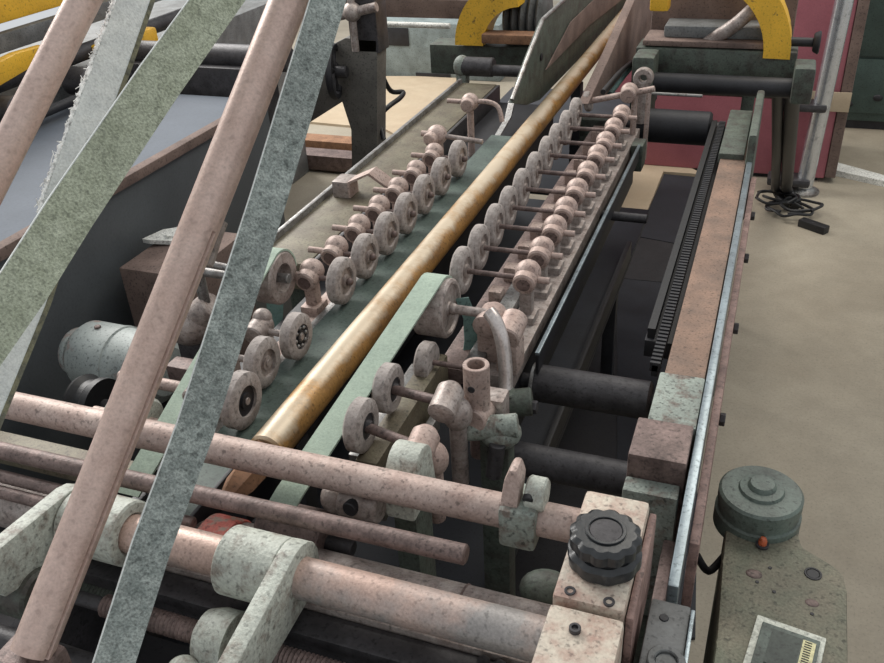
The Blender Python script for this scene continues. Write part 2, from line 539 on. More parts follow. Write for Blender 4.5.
# ================================================================== right roller bank
t = thing('carrier_rail', (-0.42, 1.8, 0.6), 'dusty right carrier rail beneath the long axle rollers', 'rail')
MB().box((-0.505, 1.22, 0.84), (-0.455, 2.62, 0.872), 0.003).build('inner_bar', 'dark_rust', t)
MB().box((-0.452, 1.22, 0.85), (-0.420, 2.62, 0.892), 0.003).build('centre_bar', 'grey_steel', t, 'light grey bare steel bar')
MB().box((-0.416, 1.22, 0.84), (-0.362, 2.62, 0.872), 0.003).build('outer_bar', 'dusty_steel', t)
MB().box((-0.340, 1.30, 0.835), (-0.334, 2.45, 0.875), 0.001).build('side_plate', 'black_steel', t)
MB().box((-0.341, 1.30, 0.875), (-0.333, 2.45, 0.881), 0.001).build('plate_edge', 'strip_steel', t, 'pale worn top edge')
MB().box((-0.500, 1.25, 0.70), (-0.37, 2.60, 0.84), 0.004).build('under_beam', 'black_steel', t)
MB().box((-0.545, 0.93, 0.84), (-0.520, 1.20, 0.885), 0.003).build('near_bar', 'grey_steel', t, 'pale bare steel bar')
MB().box((-0.517, 0.90, 0.82), (-0.480, 1.215, 0.905), 0.003).build('near_bar', 'olive_plate', t)
MB().box((-0.470, 0.86, 0.83), (-0.455, 1.10, 0.86), 0.003).build('near_bar', 'grey_steel', t)


def roller_unit(name, y, xw, xc, z, r, label, group, right=True, wid=0.022, peg=0.05, hubm='dusty_steel', lug=True):
    """pressure wheel on an axle held by a split clamp"""
    s = 1 if right else -1           # clamp lies at +X of the wheel (right bank) or -X (left bank)
    tt = thing(name, (xw, y, z), label, 'roller', group)
    MB().lathe((xw - wid / 2, y, z), (1, 0, 0), [(0.003, r * 0.55), (0.0, r * 0.6), (0.0, r * 0.88), (0.003, r * 0.97), (wid * 0.3, r), (wid * 0.7, r),
               (wid - 0.003, r * 0.97), (wid, r * 0.88), (wid, r * 0.6), (wid - 0.003, r * 0.55), (0.003, r * 0.55)], 32).build('tyre', 'dusty_rubber', tt)
    MB().lathe((xw - wid * 0.36, y, z), (1, 0, 0), [(0, 0.004), (0, r * 0.56), (wid * 0.72, r * 0.56), (wid * 0.72, r * 0.30), (wid * 0.9, r * 0.28), (wid * 0.9, r * 0.12), (wid * 0.72, 0.004)], 24).build('hub', hubm, tt)
    MB().cyl((xw - s * wid * 0.7, y, z), (xc + s * 0.012, y, z), 0.0055, n=10).ball((xw - s * wid * 0.7, y, z), 0.008).build('axle', 'dark_rust', tt)
    # clamp: drum with a domed back, axis along the machine
    c = MB().lathe((xc, y - 0.026, z - 0.002), (0, 1, 0.15), [(0, 0.019), (0.003, 0.0225), (0.038, 0.0225), (0.050, 0.016), (0.054, 0.006), (0.055, 0)], 20)
    c.ball((xc, y + 0.010, z + 0.008), 0.0255)
    cl = c.build('clamp', 'pink_rust', tt)
    MB().lathe((xc, y - 0.0275, z - 0.002), (0, 1, 0.15), [(0, 0.010), (0, 0.0135), (0.004, 0.0135)], 16).build('clamp_screw', 'dark_rust', cl)
    # peg beyond the clamp
    MB().cyl((xc + s * 0.01, y, z), (xc + s * peg, y, z), 0.007, n=12).build('peg', 'pink_rust', tt)
    # foot down to the carrier rail
    MB().box((xc - 0.012, y - 0.012, 0.872), (xc + 0.012, y + 0.014, z - 0.012), 0.003).box((xc - 0.02, y - 0.024, 0.870), (xc + 0.02, y + 0.024, 0.888), 0.004).build('foot', 'dusty_steel' if right else 'pink_rust', tt)
    if lug:
        xl = (xw + xc) / 2 - 0.01 * s
        MB().box((xl - 0.014, y + 0.03, 0.868), (xl + 0.014, y + 0.062, 0.905), 0.006).build('lug', 'pink_rust', tt)
    return tt


ORDN = ['first', 'second', 'third', 'fourth', 'fifth', 'sixth', 'seventh', 'eighth', 'ninth', 'tenth']
ry = [1.428, 1.535, 1.645, 1.748, 1.860, 1.975, 2.094, 2.198, 2.315, 2.435]
GR = 'pressure rollers of the right bank'
u0 = None
for i, y in enumerate(ry):
    lab = 'dusty pressure roller on long thin axle, %s beyond the green belt pulley' % ORDN[i]
    if u0 is None:
        u0 = roller_unit('pressure_roller', y, -0.524, -0.392, 0.962, 0.048, lab, GR, True, 0.023, 0.045)
    else:
        dup(u0, (-0.524, y, 0.962), lab)

# last roller with the long cross lever at the far end of the right bank
t = thing('clamp_lever', (-0.40, 2.53, 0.87), 'far end clamp with slanted lever rod closing the right roller bank', 'clamp')
yy = 2.56
MB().ball((-0.392, yy, 1.0), 0.026).cyl((-0.392, yy - 0.035, 0.995), (-0.392, yy, 1.0), 0.022).build('clamp_head', 'pink_rust', t)
MB().cyl((-0.51, yy, 0.965), (-0.32, yy, 1.012), 0.009, n=12).build('lever_rod', 'pink_rust', t)
MB().cyl((-0.522, yy, 0.962), (-0.505, yy, 0.966), 0.03, n=20).build('wheel', 'dusty_rubber', t)
MB().cyl((-0.375, yy, 0.87), (-0.375, yy, 0.99), 0.009, n=12).cyl((-0.335, yy - 0.01, 0.80), (-0.335, yy, 1.0), 0.007, n=12).build('upright_rod', 'pink_rust', t)
MB().ring((-0.37, yy + 0.10, 1.01), (-0.37, yy + 0.13, 1.01), 0.030, 0.012).cyl((-0.37, yy + 0.115, 0.87), (-0.37, yy + 0.115, 0.99), 0.016).build('eye_ring', 'dusty_steel', t)
MB().box((-0.36, yy - 0.12, 0.80), (-0.325, yy - 0.05, 0.88), 0.006).build('foot', 'dark_green_paint', t)
MB().cyl((-0.39, 2.05, 0.83), (-0.25, 2.05, 0.83), 0.012, n=14).build('stop_pin', 'dark_steel', t, 'dark round pin')

# green belt with its pulley
t = thing('belt_pulley', (-0.52, 1.27, 0.95), 'big dusty pulley carrying the pale green belt at head of right bank', 'pulley')
MB().lathe((-0.549, 1.27, 0.968), (1, 0, 0), [(0, 0.02), (0, 0.050), (0.004, 0.055), (0.056, 0.055), (0.060, 0.051), (0.060, 0.046), (0.055, 0.043), (0.055, 0.014), (0.058, 0.012), (0.058, 0.004)], 36).build('drum', 'dusty_steel', t)
MB().cyl((-0.50, 1.27, 0.968), (-0.41, 1.27, 0.968), 0.009, n=14).ball((-0.486, 1.27, 0.968), 0.011).build('axle', 'dusty_steel', t)
MB().lathe((-0.42, 1.245, 0.95), (0.1, 1, 0.1), [(0, 0.016), (0.004, 0.024), (0.05, 0.026), (0.06, 0.02), (0.064, 0)], 20).box((-0.44, 1.26, 0.87), (-0.40, 1.31, 0.95), 0.006).build('clamp', 'pink_rust', t)
MB().cyl((-0.375, 1.23, 0.945), (-0.375, 1.29, 0.955), 0.024, n=20).box((-0.395, 1.23, 0.868), (-0.355, 1.285, 0.93), 0.008).build('knuckle', 'pink_rust', t)

pu = V(-0.523, 1.27, 0.968)
pts = []
low = P(290, 492, z=0.925)
low2 = P(283, 500, z=0.91)
rr = 0.0575
for k in range(0, 9):
    a = math.radians(-10 + k * 14)
    pts.append(V(pu.x, pu.y + rr * math.cos(a), pu.z + rr * math.sin(a)))
top = pts[-1]
pts += [top.lerp(low, q) for q in (0.1, 0.4, 0.7, 1.0)]
pts += [low + V(-0.004, -0.03, -0.012), low + V(-0.005, -0.055, -0.05)]
b = MB().strip(pts, (0.043, 0, 0), 0.004).build('green_belt', 'green_belt')
tag(b, 'pale green flat belt running from right bank pulley to the pink shaft', 'belt')
b = MB().strip([P(462, 298, Y=1.315), P(470, 318, Y=1.31), P(471, 340, Y=1.30), P(468, 362, Y=1.28)], [V(0.022, 0.012, 0)] * 4, 0.004).build('belt_tail', 'teal_belt')
tag(b, 'short teal belt tail hanging beside the big pulley', 'belt')
t = thing('belt_drum', (-0.545, 0.79, 0.86), 'dark drum under the pale green belt in front of pink shaft', 'drum')
MB().cyl((-0.60, 0.765, 0.865), (-0.50, 0.765, 0.865), 0.044, n=30).build('drum', 'dark_rust', t)
MB().cyl((-0.62, 0.765, 0.865), (-0.46, 0.765, 0.865), 0.012, n=14).build('spindle', 'dark_steel', t)

# two near wheels right bank
g = 'near idler wheels of the right bank'


def idler(name, y, xw, z, r, xc, yc, zc, label, castm):
    tt = thing(name, (xw, y, z), label, 'roller', g)
    wid = 0.026
    MB().lathe((xw - wid / 2, y, z), (1, 0, 0), [(0, r * 0.5), (0.0, r * 0.88), (0.004, r), (wid - 0.004, r), (wid, r * 0.88), (wid, r * 0.5), (0, r * 0.5)], 32).build('tyre', 'dusty_rubber', tt)
    MB().lathe((xw - wid * 0.4, y, z), (1, 0, 0), [(0, 0.004), (0, r * 0.5), (wid * 0.8, r * 0.5), (wid * 0.8, r * 0.25), (wid * 1.1, r * 0.22), (wid * 1.1, 0.004)], 20).build('hub', 'dark_steel', tt)
    MB().cyl((xw, y, z), (xc, yc, zc), 0.008, n=12).build('axle', 'dark_rust', tt)
    MB().lathe((xc, yc - 0.03, zc - 0.002), (0, 1, 0.25), [(0, 0.018), (0.003, 0.022), (0.05, 0.022), (0.06, 0.014), (0.061, 0)], 22).ball((xc + 0.012, yc + 0.01, zc - 0.025), 0.024, 1, 1, 1.2).cyl((xc + 0.012, yc + 0.01, 0.80), (xc + 0.012, yc + 0.01, zc - 0.02), 0.014, n=14).build('clamp', castm, tt)
    return tt


idler('idler_roller', 1.028, -0.512, 0.952, 0.041, -0.400, 1.00, 0.965, 'small dusty idler wheel just below the big pulley, its axle in brown drum clamp', 'dusty_steel')
idler('idler_roller', 0.935, -0.518, 0.945, 0.043, -0.408, 0.91, 0.945, 'darker idler wheel beside the green belt, just behind the pink shaft', 'pink_rust')
MB()
t = thing('idler_roller', (-0.50, 1.165, 0.94), 'small half hidden idler wheel tucked under the big pulley', 'roller', g)
MB().cyl((-0.515, 1.17, 0.915), (-0.490, 1.17, 0.915), 0.036, n=28, bev=0.004).build('tyre', 'dusty_rubber', t)
MB().cyl((-0.52, 1.17, 0.915), (-0.40, 1.17, 0.915), 0.005, n=10).build('axle', 'dark_rust', t)

# hollow post clamp, bent pipe and cast stand
t = thing('hollow_post', (-0.37, 1.05, 0.85), 'pinkish hollow cylinder post with side hole beside the brown drum clamp', 'post')
c0 = P(476, 388, z=0.95); c1 = P(476, 364, z=1.01)
c0 = V(c1.x, c1.y, 0.93)
MB().ring(c0, c1, 0.021, 0.014).build('sleeve', 'pink_rust', t)
MB().cyl(c0 - V(0, 0, 0.10), c0 + V(0, 0, 0.03), 0.014, n=16).build('core', 'dark_rust', t)
MB().cyl(c0 + V(-0.002, -0.0222, 0.045), c0 + V(-0.002, -0.018, 0.045), 0.006, n=12).build('side_hole', 'black_steel', t)
MB().cyl(c0 + V(0.005, 0.03, -0.02), c0 + V(0.002, -0.03, -0.01), 0.02, n=18).build('cross_sleeve', 'pink_rust', t)

t = thing('bent_pipe', (-0.33, 1.1, 0.8), 'polished bent grey pipe rising beside the dark cross roller', 'pipe')
bp = [P(489, 312, Y=1.23), P(496, 322, Y=1.22), P(502, 340, Y=1.21), P(505, 362, Y=1.20), P(506, 385, Y=1.185), P(506, 402, Y=1.17)]
MB().tube(bp, 0.0125, 14, 5).build('pipe', 'bright_steel', t)
q = P(506, 405, Y=1.17)
MB().cyl(q + V(-0.03, -0.01, 0), q + V(0.045, 0.01, 0.01), 0.025, n=18).cyl(q + V(0, 0, -0.03), q + V(0, 0, 0.03), 0.019, n=16).build('tee', 'dark_green_paint', t)
MB().cyl(q + V(0.046, 0.0, 0.005), q + V(0.056, 0.0, 0.006), 0.012, n=6).build('nut', 'dark_steel', t)

t = thing('cast_stand', (-0.34, 1.0, 0.4), 'dark green cast stand with bolted lumps beside the end of pink shaft', 'bracket')
q = P(500, 432, Y=1.05)
MB().ball(q, 0.032, 1.1, 1, 0.8).cyl(q + V(-0.05, -0.02, 0.01), q + V(0.03, 0.0, 0.02), 0.02, n=16).build('knuckle', 'green_paint', t)
MB().box((q.x - 0.03, q.y - 0.02, 0.44), (q.x + 0.02, q.y + 0.02, q.z), 0.008).build('column', 'dark_green_paint', t)
MB().cyl(q + V(0.0, -0.04, -0.06), q + V(0.005, -0.03, 0.0), 0.013, n=14).build('bolt', 'dark_steel', t)
q2 = P(486, 398, Y=1.09)
MB().box(q2 - V(0.03, 0.02, 0.05), q2 + V(0.035, 0.02, 0.012), 0.006).build('arm', 'dusty_steel', t)

# pale rounded mount behind the pink shaft
t = thing('rounded_mount', (-0.43, 0.86, 0.44), 'pale green rounded cast mount peeking over the pink shaft', 'bracket')
prof = []
yc, zc, r0 = 0.855, 0.955, 0.036
for k in range(13):
    a = math.radians(-10 + k * 200 / 12)
    prof.append(V(0, yc + r0 * math.cos(a), zc + r0 * math.sin(a)))
prof += [V(0, yc - 0.045, 0.895), V(0, yc + 0.045, 0.895)]
xm = -0.398
MB().prism([p + V(xm - 0.03, 0, 0) for p in prof], (0.045, 0, 0), 0.005).build('plate', 'pale_paint', t)
MB().box((xm - 0.025, yc - 0.03, 0.44), (xm + 0.01, yc + 0.03, 0.90), 0.004).build('stem', 'dark_green_paint', t)
q = P(362, 503, Y=0.80)
MB().cyl(q + V(-0.03, 0, 0), q + V(0.03, 0, 0), 0.024, n=18).ball(q + V(-0.045, 0.01, -0.01), 0.024).build('boss', 'dusty_steel', t)
MB().cyl(q + V(-0.006, -0.028, 0.01), q + V(-0.004, -0.01, 0.008), 0.011, n=14).build('grub_screw', 'black_steel', t)

# ================================================================== left roller bank
t = thing('carrier_rail', (-0.8, 1.5, 0.44), 'left carrier rail under the short axle rollers, pinkish and dusty', 'rail')
MB().box((-0.835, 0.85, 0.84), (-0.795, 2.20, 0.872), 0.003).build('outer_bar', 'pink_rust', t)
MB().box((-0.792, 0.85, 0.85), (-0.768, 2.20, 0.886), 0.003).build('inner_bar', 'grey_steel', t, 'light bare steel bar')
MB().box((-0.90, 0.85, 0.70), (-0.70, 2.9, 0.84), 0.004).build('under_beam', 'black_steel', t)
b = MB().strip([(-0.732, 0.70, 0.893), (-0.732, 1.4, 0.893), (-0.732, 2.40, 0.893)], (0.072, 0, 0), 0.006).build('carrier_belt', 'dark_green_belt')
tag(b, 'dark green carrier belt running under the left rollers beside gold bar', 'belt')
b = MB().box((-0.692, 0.70, 0.86), (-0.686, 2.7, 0.905), 0.001).build('guide_strip', 'black_steel')
tag(b, 'thin black guide strip between green carrier belt and gold bar', 'strip')

ly = [1.35, 1.463, 1.578, 1.690, 1.805, 1.925, 2.055]
GL = 'pressure rollers of the left bank'
u1 = None
for i, y in enumerate(ly):
    lab = 'dusty roller with short peg above dark green belt, %s from the spoked bearing wheel' % ORDN[i]
    if u1 is None:
        u1 = roller_unit('pressure_roller', y, -0.752, -0.822, 0.948, 0.048, lab, GL, False, 0.026, 0.062, lug=False)
    else:
        dup(u1, (-0.752, y, 0.948), lab)

for (px, py, r, hm, lab, sp) in ((296, 336, 0.043, 'black_steel', 'dusty wheel with dark spoked bearing face on the green carrier belt', True),
                             (262, 362, 0.045, 'dusty_steel', 'dusty plain faced wheel between the spoked bearing wheel and open hub wheel', False),
                             (241, 400, 0.048, 'black_steel', 'lowest left wheel with open dark hub, near the gold bar end', False)):
    c = P(px, py, z=0.945)
    tt = thing('press_roller', c, lab, 'roller', 'near wheels of the left bank')
    wid = 0.026
    xw = c.x
    MB().lathe((xw - wid / 2, c.y, c.z), (1, 0, 0), [(0, r * 0.55), (0.0, r * 0.88), (0.004, r), (wid - 0.004, r), (wid, r * 0.88), (wid, r * 0.55), (0, r * 0.55)], 32).build('tyre', 'dusty_rubber', tt)
    h = MB().lathe((xw - wid * 0.4, c.y, c.z), (1, 0, 0), [(0, 0.004), (0, r * 0.56), (wid * 0.7, r * 0.56), (wid * 0.7, r * 0.3), (wid * 0.85, r * 0.28), (wid * 0.85, 0.004)], 24).build('hub', hm, tt)
    if sp:
        for k in range(8):
            a = k * math.pi / 4
            MB().ball((xw + wid * 0.36, c.y + r * 0.42 * math.cos(a), c.z + r * 0.42 * math.sin(a)), 0.0042, n=8).build('bearing_ball', 'grey_steel', h)
        MB().ring((xw + wid * 0.3, c.y, c.z), (xw + wid * 0.46, c.y, c.z), r * 0.2, r * 0.1).build('bearing_ring', 'grey_steel', h)
    MB().cyl((xw - 0.075, c.y, c.z), (xw + 0.014, c.y, c.z), 0.0065, n=12).build('axle', 'dusty_steel', tt)
    MB().lathe((xw - 0.075, c.y - 0.026, c.z), (0, 1, 0.15), [(0, 0.018), (0.003, 0.021), (0.045, 0.021), (0.054, 0.013), (0.055, 0)], 20).box((xw - 0.09, c.y - 0.012, 0.868), (xw - 0.06, c.y + 0.02, c.z), 0.004).ball((xw - 0.075, c.y + 0.015, c.z + 0.018), 0.018).build('clamp', 'dusty_steel', tt)

# second pulley with green belt on the left
t = thing('belt_pulley', (-0.885, 1.31, 0.9), 'tall dusty pulley half hidden behind the grey green hanging belt', 'pulley')
pc = P(276, 277, z=0.965)
MB().lathe((pc.x - 0.03, pc.y, pc.z), (1, 0, 0), [(0, 0.02), (0, 0.050), (0.004, 0.054), (0.044, 0.054), (0.048, 0.050), (0.048, 0.030), (0.03, 0.026), (0.03, 0.004)], 36).build('drum', 'dusty_steel', t)
MB().cyl(pc - V(0.05, 0, 0), pc + V(0.03, 0, 0), 0.010, n=14).build('axle', 'grey_steel', t)
MB().cyl(pc + V(-0.16, 0, 0.01), pc + V(-0.03, 0, 0.0), 0.008, n=12).build('support_rod', 'grey_steel', t)
b0 = P(147, 462, z=0.86)
pts = []
for k in range(8):
    a = math.radians(0 + k * 14)
    pts.append(V(pc.x, pc.y + 0.056 * math.cos(a), pc.z + 0.056 * math.sin(a)) - V(0.006, 0, 0))
pts += [pts[-1].lerp(b0, q) for q in (0.2, 0.5, 0.8, 1.0)] + [b0 + V(-0.01, -0.05, -0.03)]
b = MB().strip(pts, (0.045, 0, 0), 0.004).build('green_belt', 'green_belt')
tag(b, 'pale green belt sloping down behind the grey green hanging belt', 'belt')
b = MB().strip([P(275, 296, Y=1.36), P(275, 312, Y=1.355), P(274, 328, Y=1.345)], (0.034, 0.01, 0), 0.004).build('belt_tail', 'teal_belt')
tag(b, 'small teal belt piece below the tall left pulley', 'belt')
t = thing('lower_pulley', b0, 'pale lower pulley beside slotted pipe where the left green belt ends', 'pulley')
q = P(150, 424, z=0.86)
MB().cyl(q - V(0.07, 0, 0), q + V(0.0, 0, 0), 0.045, n=28, bev=0.005).build('drum', 'pale_paint', t)
MB().cyl(q - V(0.12, 0, 0), q + V(0.03, 0, 0), 0.012, n=14).build('spindle', 'pink_rust', t)

# clamp posts at the far end of the left bank
t = thing('clamp_post', (-0.80, 2.35, 0.84), 'upright clamp post with ball head at far end of left bank', 'clamp')
q = P(470, 102, Y=2.36)
MB().cyl((q.x, q.y, 0.84), q, 0.010, n=12).build('upright', 'pink_rust', t)
MB().ball(q, 0.026).cyl(q + V(0, -0.032, -0.004), q, 0.02, n=16).build('clamp_head', 'pink_rust', t)
MB().tube([q + V(-0.07, 0, 0.0), q, q + V(0.05, 0, 0.004), q + V(0.085, 0, -0.01), q + V(0.10, -0.01, -0.05)], 0.007, 10, 4).build('bent_rod', 'pink_rust', t)
t = thing('clamp_post', (-0.82, 2.2, 0.84), 'lower clamp with cross rod just past the left rollers', 'clamp')
q = P(437, 135, Y=2.13)
MB().ball(q, 0.028).cyl(q + V(-0.012, -0.035, -0.006), q, 0.02, n=16).cyl(q + V(-0.045, 0, 0.002), q, 0.008).build('clamp_head', 'pink_rust', t)
MB().cyl(q, q + V(0.13, 0.0, -0.01), 0.007, n=12).build('cross_rod', 'dusty_steel', t)
MB().cyl((q.x, q.y, 0.84), (q.x, q.y, q.z), 0.016, n=14).build('upright', 'pink_rust', t)

# gold bar
t = thing('gold_bar', (-0.648, 2.4, 0.9), 'long worn gold painted round bar running through the machine centre', 'bar')
MB().cyl((-0.650, 0.865, 0.915), (-0.650, 4.5, 0.915), 0.0295, n=40, bev=0.004).build('bar', 'gold_paint', t)
MB().lathe((-0.650, 0.865, 0.912), (-0.06, -1, -0.05), [(0, 0.028), (0.004, 0.026), (0.07, 0.023), (0.10, 0.014), (0.105, 0)], 6).build('tip', 'brown_wood', t, 'brown faceted tapered tip')
MB().box((-0.665, 0.92, 0.445), (-0.63, 0.96, 0.886), 0.004).build('support', 'black_steel', t)
MB().box((-0.665, 3.0, 0.44), (-0.63, 3.05, 0.885), 0.004).build('support', 'black_steel', t)

# olive channel on the left
t = thing('channel_beam', (-0.98, 2.2, 0.8), 'olive dusty steel channel beam along the left side of the machine', 'beam')
MB().box((-1.05, 1.50, 0.82), (-0.92, 2.95, 0.888), 0.004).build('web', 'olive_plate', t)
MB().box((-1.062, 1.50, 0.80), (-1.05, 2.95, 0.902), 0.003).build('flange', 'grey_steel', t)
MB().box((-0.919, 1.50, 0.72), (-0.908, 2.95, 0.886), 0.003).build('inner_face', 'dark_steel', t)
MB().box((-0.99, 0.5, 0.06), (-0.97, 2.95, 0.70), 0.003).build('side_panel', 'dark_steel', t)  # added dark panel, hides the lit floor so this gap stays dark
for y in (1.6, 2.9):
    MB().box((-1.02, y - 0.03, 0), (-0.95, y + 0.03, 0.82), 0.004).build('leg', 'dark_green_paint', t)
t = thing('bent_strap', (-0.97, 1.9, 0.888), 'pale pink bent strap lying across the olive channel', 'bracket')
a0, a1, a2 = P(352, 180, z=0.93), P(372, 171, z=0.95), P(398, 190, z=0.89)
MB().strip([V(a0.x - 0.0, a0.y, 0.89), a0, a1, a2, V(a2.x + 0.02, a2.y, 0.86)], (0, 0.05, 0), 0.007).build('strap', 'pink_rust', t)
q = P(346, 186, z=0.91)
MB().box(q - V(0.025, 0.03, 0.022), q + V(0.02, 0.03, 0.022), 0.003).build('end_block', 'dusty_steel', t)
t = thing('stub_shaft', (-0.95, 2.96, 0.86), 'dark stub shaft with green ball end at far end of channel', 'shaft')
q = P(462, 66, Y=3.0)
MB().ball(q, 0.035, 0.9, 1, 1.1).build('knob', 'green_paint', t)
MB().cyl(q, q + V(0.12, 0, 0.0), 0.034, n=18).cyl(q + V(0.10, 0, -0.01), q + V(0.32, 0, -0.01), 0.02, n=16).build('shaft', 'dark_steel', t)
MB().box((q.x - 0.02, q.y - 0.02, 0.86), (q.x + 0.02, q.y + 0.03, q.z), 0.01).build('lug', 'green_paint', t)

# ================================================================== foreground shafts
roll = []


def shaft(name, y, z, r, x0, x1, m, label, rise=0.0):
    q_ = MB().cyl((x0, y, z - rise * 0.2), (x1, y, z + rise), r, n=32, bev=0.002)
    o = q_.build(name, m)
    tag(o, label, 'shaft')
    return o


shaft('cross_shaft', 0.794, 0.97, 0.0225, -1.25, -0.11, 'pink_rust', 'long pink rusted shaft crossing in front of the roller banks')
shaft('cross_rod', 0.715, 0.95, 0.0130, -1.3, -0.272, 'dark_rust', 'slim dark rusty rod ending short beside the pink shaft', 0.011)
shaft('cross_rod', 0.690, 0.925, 0.0095, -1.3, -0.66, 'dark_rust', 'thin brown rod just below the slim dark rod at left')
shaft('cross_rod', 0.672, 0.912, 0.0095, -1.3, -0.80, 'dark_rust', 'lowest thin brown rod just above the thick roller at left')
t = thing('thick_roller', (-0.6, 0.72, 0.82), 'thick dusty brown roller lying low behind the clamped shaft', 'roller')
MB().cyl((-1.3, 0.715, 0.845), (-0.10, 0.715, 0.845), 0.042, n=36).build('barrel', 'dusty_steel', t)
MB().ring((-0.285, 0.715, 0.845), (-0.28, 0.715, 0.845), 0.0435, 0.03).build('joint', 'dark_rust', t)
q = P(222, 522, Y=0.69)
MB().ring((q.x - 0.06, 0.715, 0.845), (q.x - 0.012, 0.715, 0.845), 0.056, 0.041, 32).build('collar', 'red_paint', t, 'chipped red collar')
MB().ring((q.x - 0.010, 0.715, 0.845), (q.x + 0.014, 0.715, 0.845), 0.053, 0.041, 32).build('bearing', 'dusty_steel', t)
shaft('clamped_shaft', 0.645, 0.93, 0.0265, -0.80, -0.13, 'shaft_mixed', 'thick pink and grey shaft held by the two pale cast arms')
t = thing('rounded_mount', (-0.2, 0.8, 0.44), 'green rounded hub low in shadow left of the knob block', 'hub')
q = P(555, 578, z=0.86)
MB().ball((-0.19, 0.80, 0.835), 0.03, 1.3, 1, 0.9).build('hub', 'dark_green_paint', t)
MB().box((-0.22, 0.775, 0.44), (-0.18, 0.81, 0.83), 0.006).build('stem', 'dark_green_paint', t)

# flat ledge bar below
t = thing('ledge_bar', (-0.45, 0.56, 0.8), 'dark flat bar with worn bright edge below the clamped shaft', 'bar')
a = P(400, 628, z=0.875)
MB().box((-0.95, a.y - 0.045, 0.80), (-0.12, a.y - 0.006, 0.872), 0.003).build('bar', 'dark_steel', t)
MB().box((-0.95, a.y - 0.005, 0.845), (-0.12, a.y + 0.004, 0.880), 0.002).build('edge', 'dusty_steel', t, 'bright worn edge')
for px in (490, 508):
    q = P(px, 648, z=0.876)
    MB().cyl((q.x, a.y - 0.02, 0.872), (q.x, a.y - 0.02, 0.884), 0.009, n=6).build('bolt', 'dark_steel', t)
t = MB().box((-1.6, -0.1, 0.46), (-0.16, 0.78, 0.50), 0.004).build('base_shade_tray', 'black_mat')  # added so the floor under the shafts reads as unlit
tag(t, 'added dark tray imitating shade deep below the foreground shafts', 'tray')
t = MB().cyl((-1.2, 0.52, 0.80), (-0.12, 0.52, 0.80), 0.02, n=20).build('lower_shaft', 'dark_steel')
tag(t, 'dark shaft lowest below the ledge bar, mostly in shadow', 'shaft')

# threaded rods
a, b_ = P(90, 600, z=0.86), P(330, 673, z=0.86)
yt = (a.y + b_.y) / 2
t = thing('threaded_rod', (a.x, yt, 0.86), 'coarse threaded steel rod passing through the near pale arm', 'rod')
MB().thread((-0.74, yt, 0.86), (-0.24, yt, 0.86), 0.0155, 0.006, 16).build('thread', 'dark_rust', t)
MB().cyl((-0.80, yt, 0.86), (-0.12, yt, 0.86), 0.010, n=14).build('core', 'dark_steel', t)
t = MB().thread((-0.95, yt + 0.03, 0.835), (-0.74, yt + 0.03, 0.835), 0.017, 0.006, 16).build('threaded_rod', 'dark_green_paint')
tag(t, 'short dark green threaded rod in shadow behind the slotted pipe', 'rod')


# pale cast arms clamping the shaft
def cast_arm(name, x0, x1, xa, wa, tip, label, boss2=None):
    tt = thing(name, ((x0 + x1) / 2, 0.645, 0.93), label, 'clamp')
    MB().ring((x0, 0.645, 0.93), (x1, 0.645, 0.93), 0.045, 0.0268, 36).build('boss', 'pale_paint', tt)
    # web: side outline in the YZ plane
    ty, tz = tip
    d = V(0, ty - 0.645, tz - 0.93).normalized()
    nrm = V(0, -d.z, d.y)
    if nrm.z < 0:
        nrm = -nrm
    c = V(xa, 0.645, 0.93)
    e = V(xa, ty, tz)
    pts_ = []
    for k in range(9):
        a_ = math.radians(-90 + k * 22.5)
        pts_.append(c - d * (0.046 * math.sin(a_ + math.pi / 2)) * 0 + (nrm * math.sin(a_) - d * math.cos(a_)) * 0.046)
    pts_ = pts_ + [e + nrm * 0.040, e + d * 0.02 + nrm * 0.01, e - nrm * 0.03]
    hole = MB().prism(pts_, (wa, 0, 0), 0.003)
    hole.build('web', 'pale_paint', tt)
    return tt


tp = P(222, 690, X=-0.490)
arm = cast_arm('shaft_clamp', -0.573, -0.490, -0.491, 0.024, (tp.y, tp.z), 'pale green cast arm clamped on the shaft nearest the knob block')
q = V(-0.545, yt, 0.86)
MB().lathe(q + V(-0.045, 0, 0), (1, 0, 0), [(0, 0.018), (0.01, 0.034), (0.03, 0.040), (0.055, 0.040)], 26).build('nut_boss', 'pale_paint', arm)
q = P(185, 672, X=-0.58)
MB().ball(q, 0.02, 1.2, 1, 1).build('lobe', 'pale_paint', arm)
tp2 = P(-10, 575, X=-0.84)
arm2 = cast_arm('shaft_clamp', -0.82, -0.725, -0.845, 0.024, (tp2.y, tp2.z), 'pale cast arm at far left, partly behind the slotted pink pipe')
q = P(25, 590, X=-0.84)
MB().cyl(q - V(0.05, 0, 0), q + V(0.03, 0, 0), 0.036, n=24).build('nut_boss', 'dark_green_paint', arm2)

# bracket at the end of the pink shaft
t = thing('shaft_bracket', (-0.20, 0.79, 0.9), 'speckled green and pink bracket with upright finger on the pink shaft end', 'bracket')
q = P(519, 505, Y=0.772)
x0, x1 = q.x - 0.027, q.x + 0.022
MB().box((x0, 0.765, 0.935), (x1, 0.825, 0.998), 0.008).build('body', 'green_paint', t)
MB().prism([V(x0, 0.772, 0.99), V(x0 + 0.024, 0.772, 0.99), V(x0 + 0.026, 0.782, 1.032), V(x0 + 0.02, 0.786, 1.047), V(x0 + 0.010, 0.786, 1.046), V(x0 + 0.004, 0.782, 1.03)], (0, 0.03, 0), 0.005).build('finger', 'pink_rust', t)
MB().cyl((x0 + 0.03, 0.80, 1.005), (x0 + 0.055, 0.80, 1.005), 0.022, n=20).build('lobe', 'pale_paint', t)
MB().cyl((x0 + 0.036, 0.785, 1.012), (x0 + 0.036, 0.778, 1.010), 0.007, n=12).build('screw_hole', 'black_steel', t)

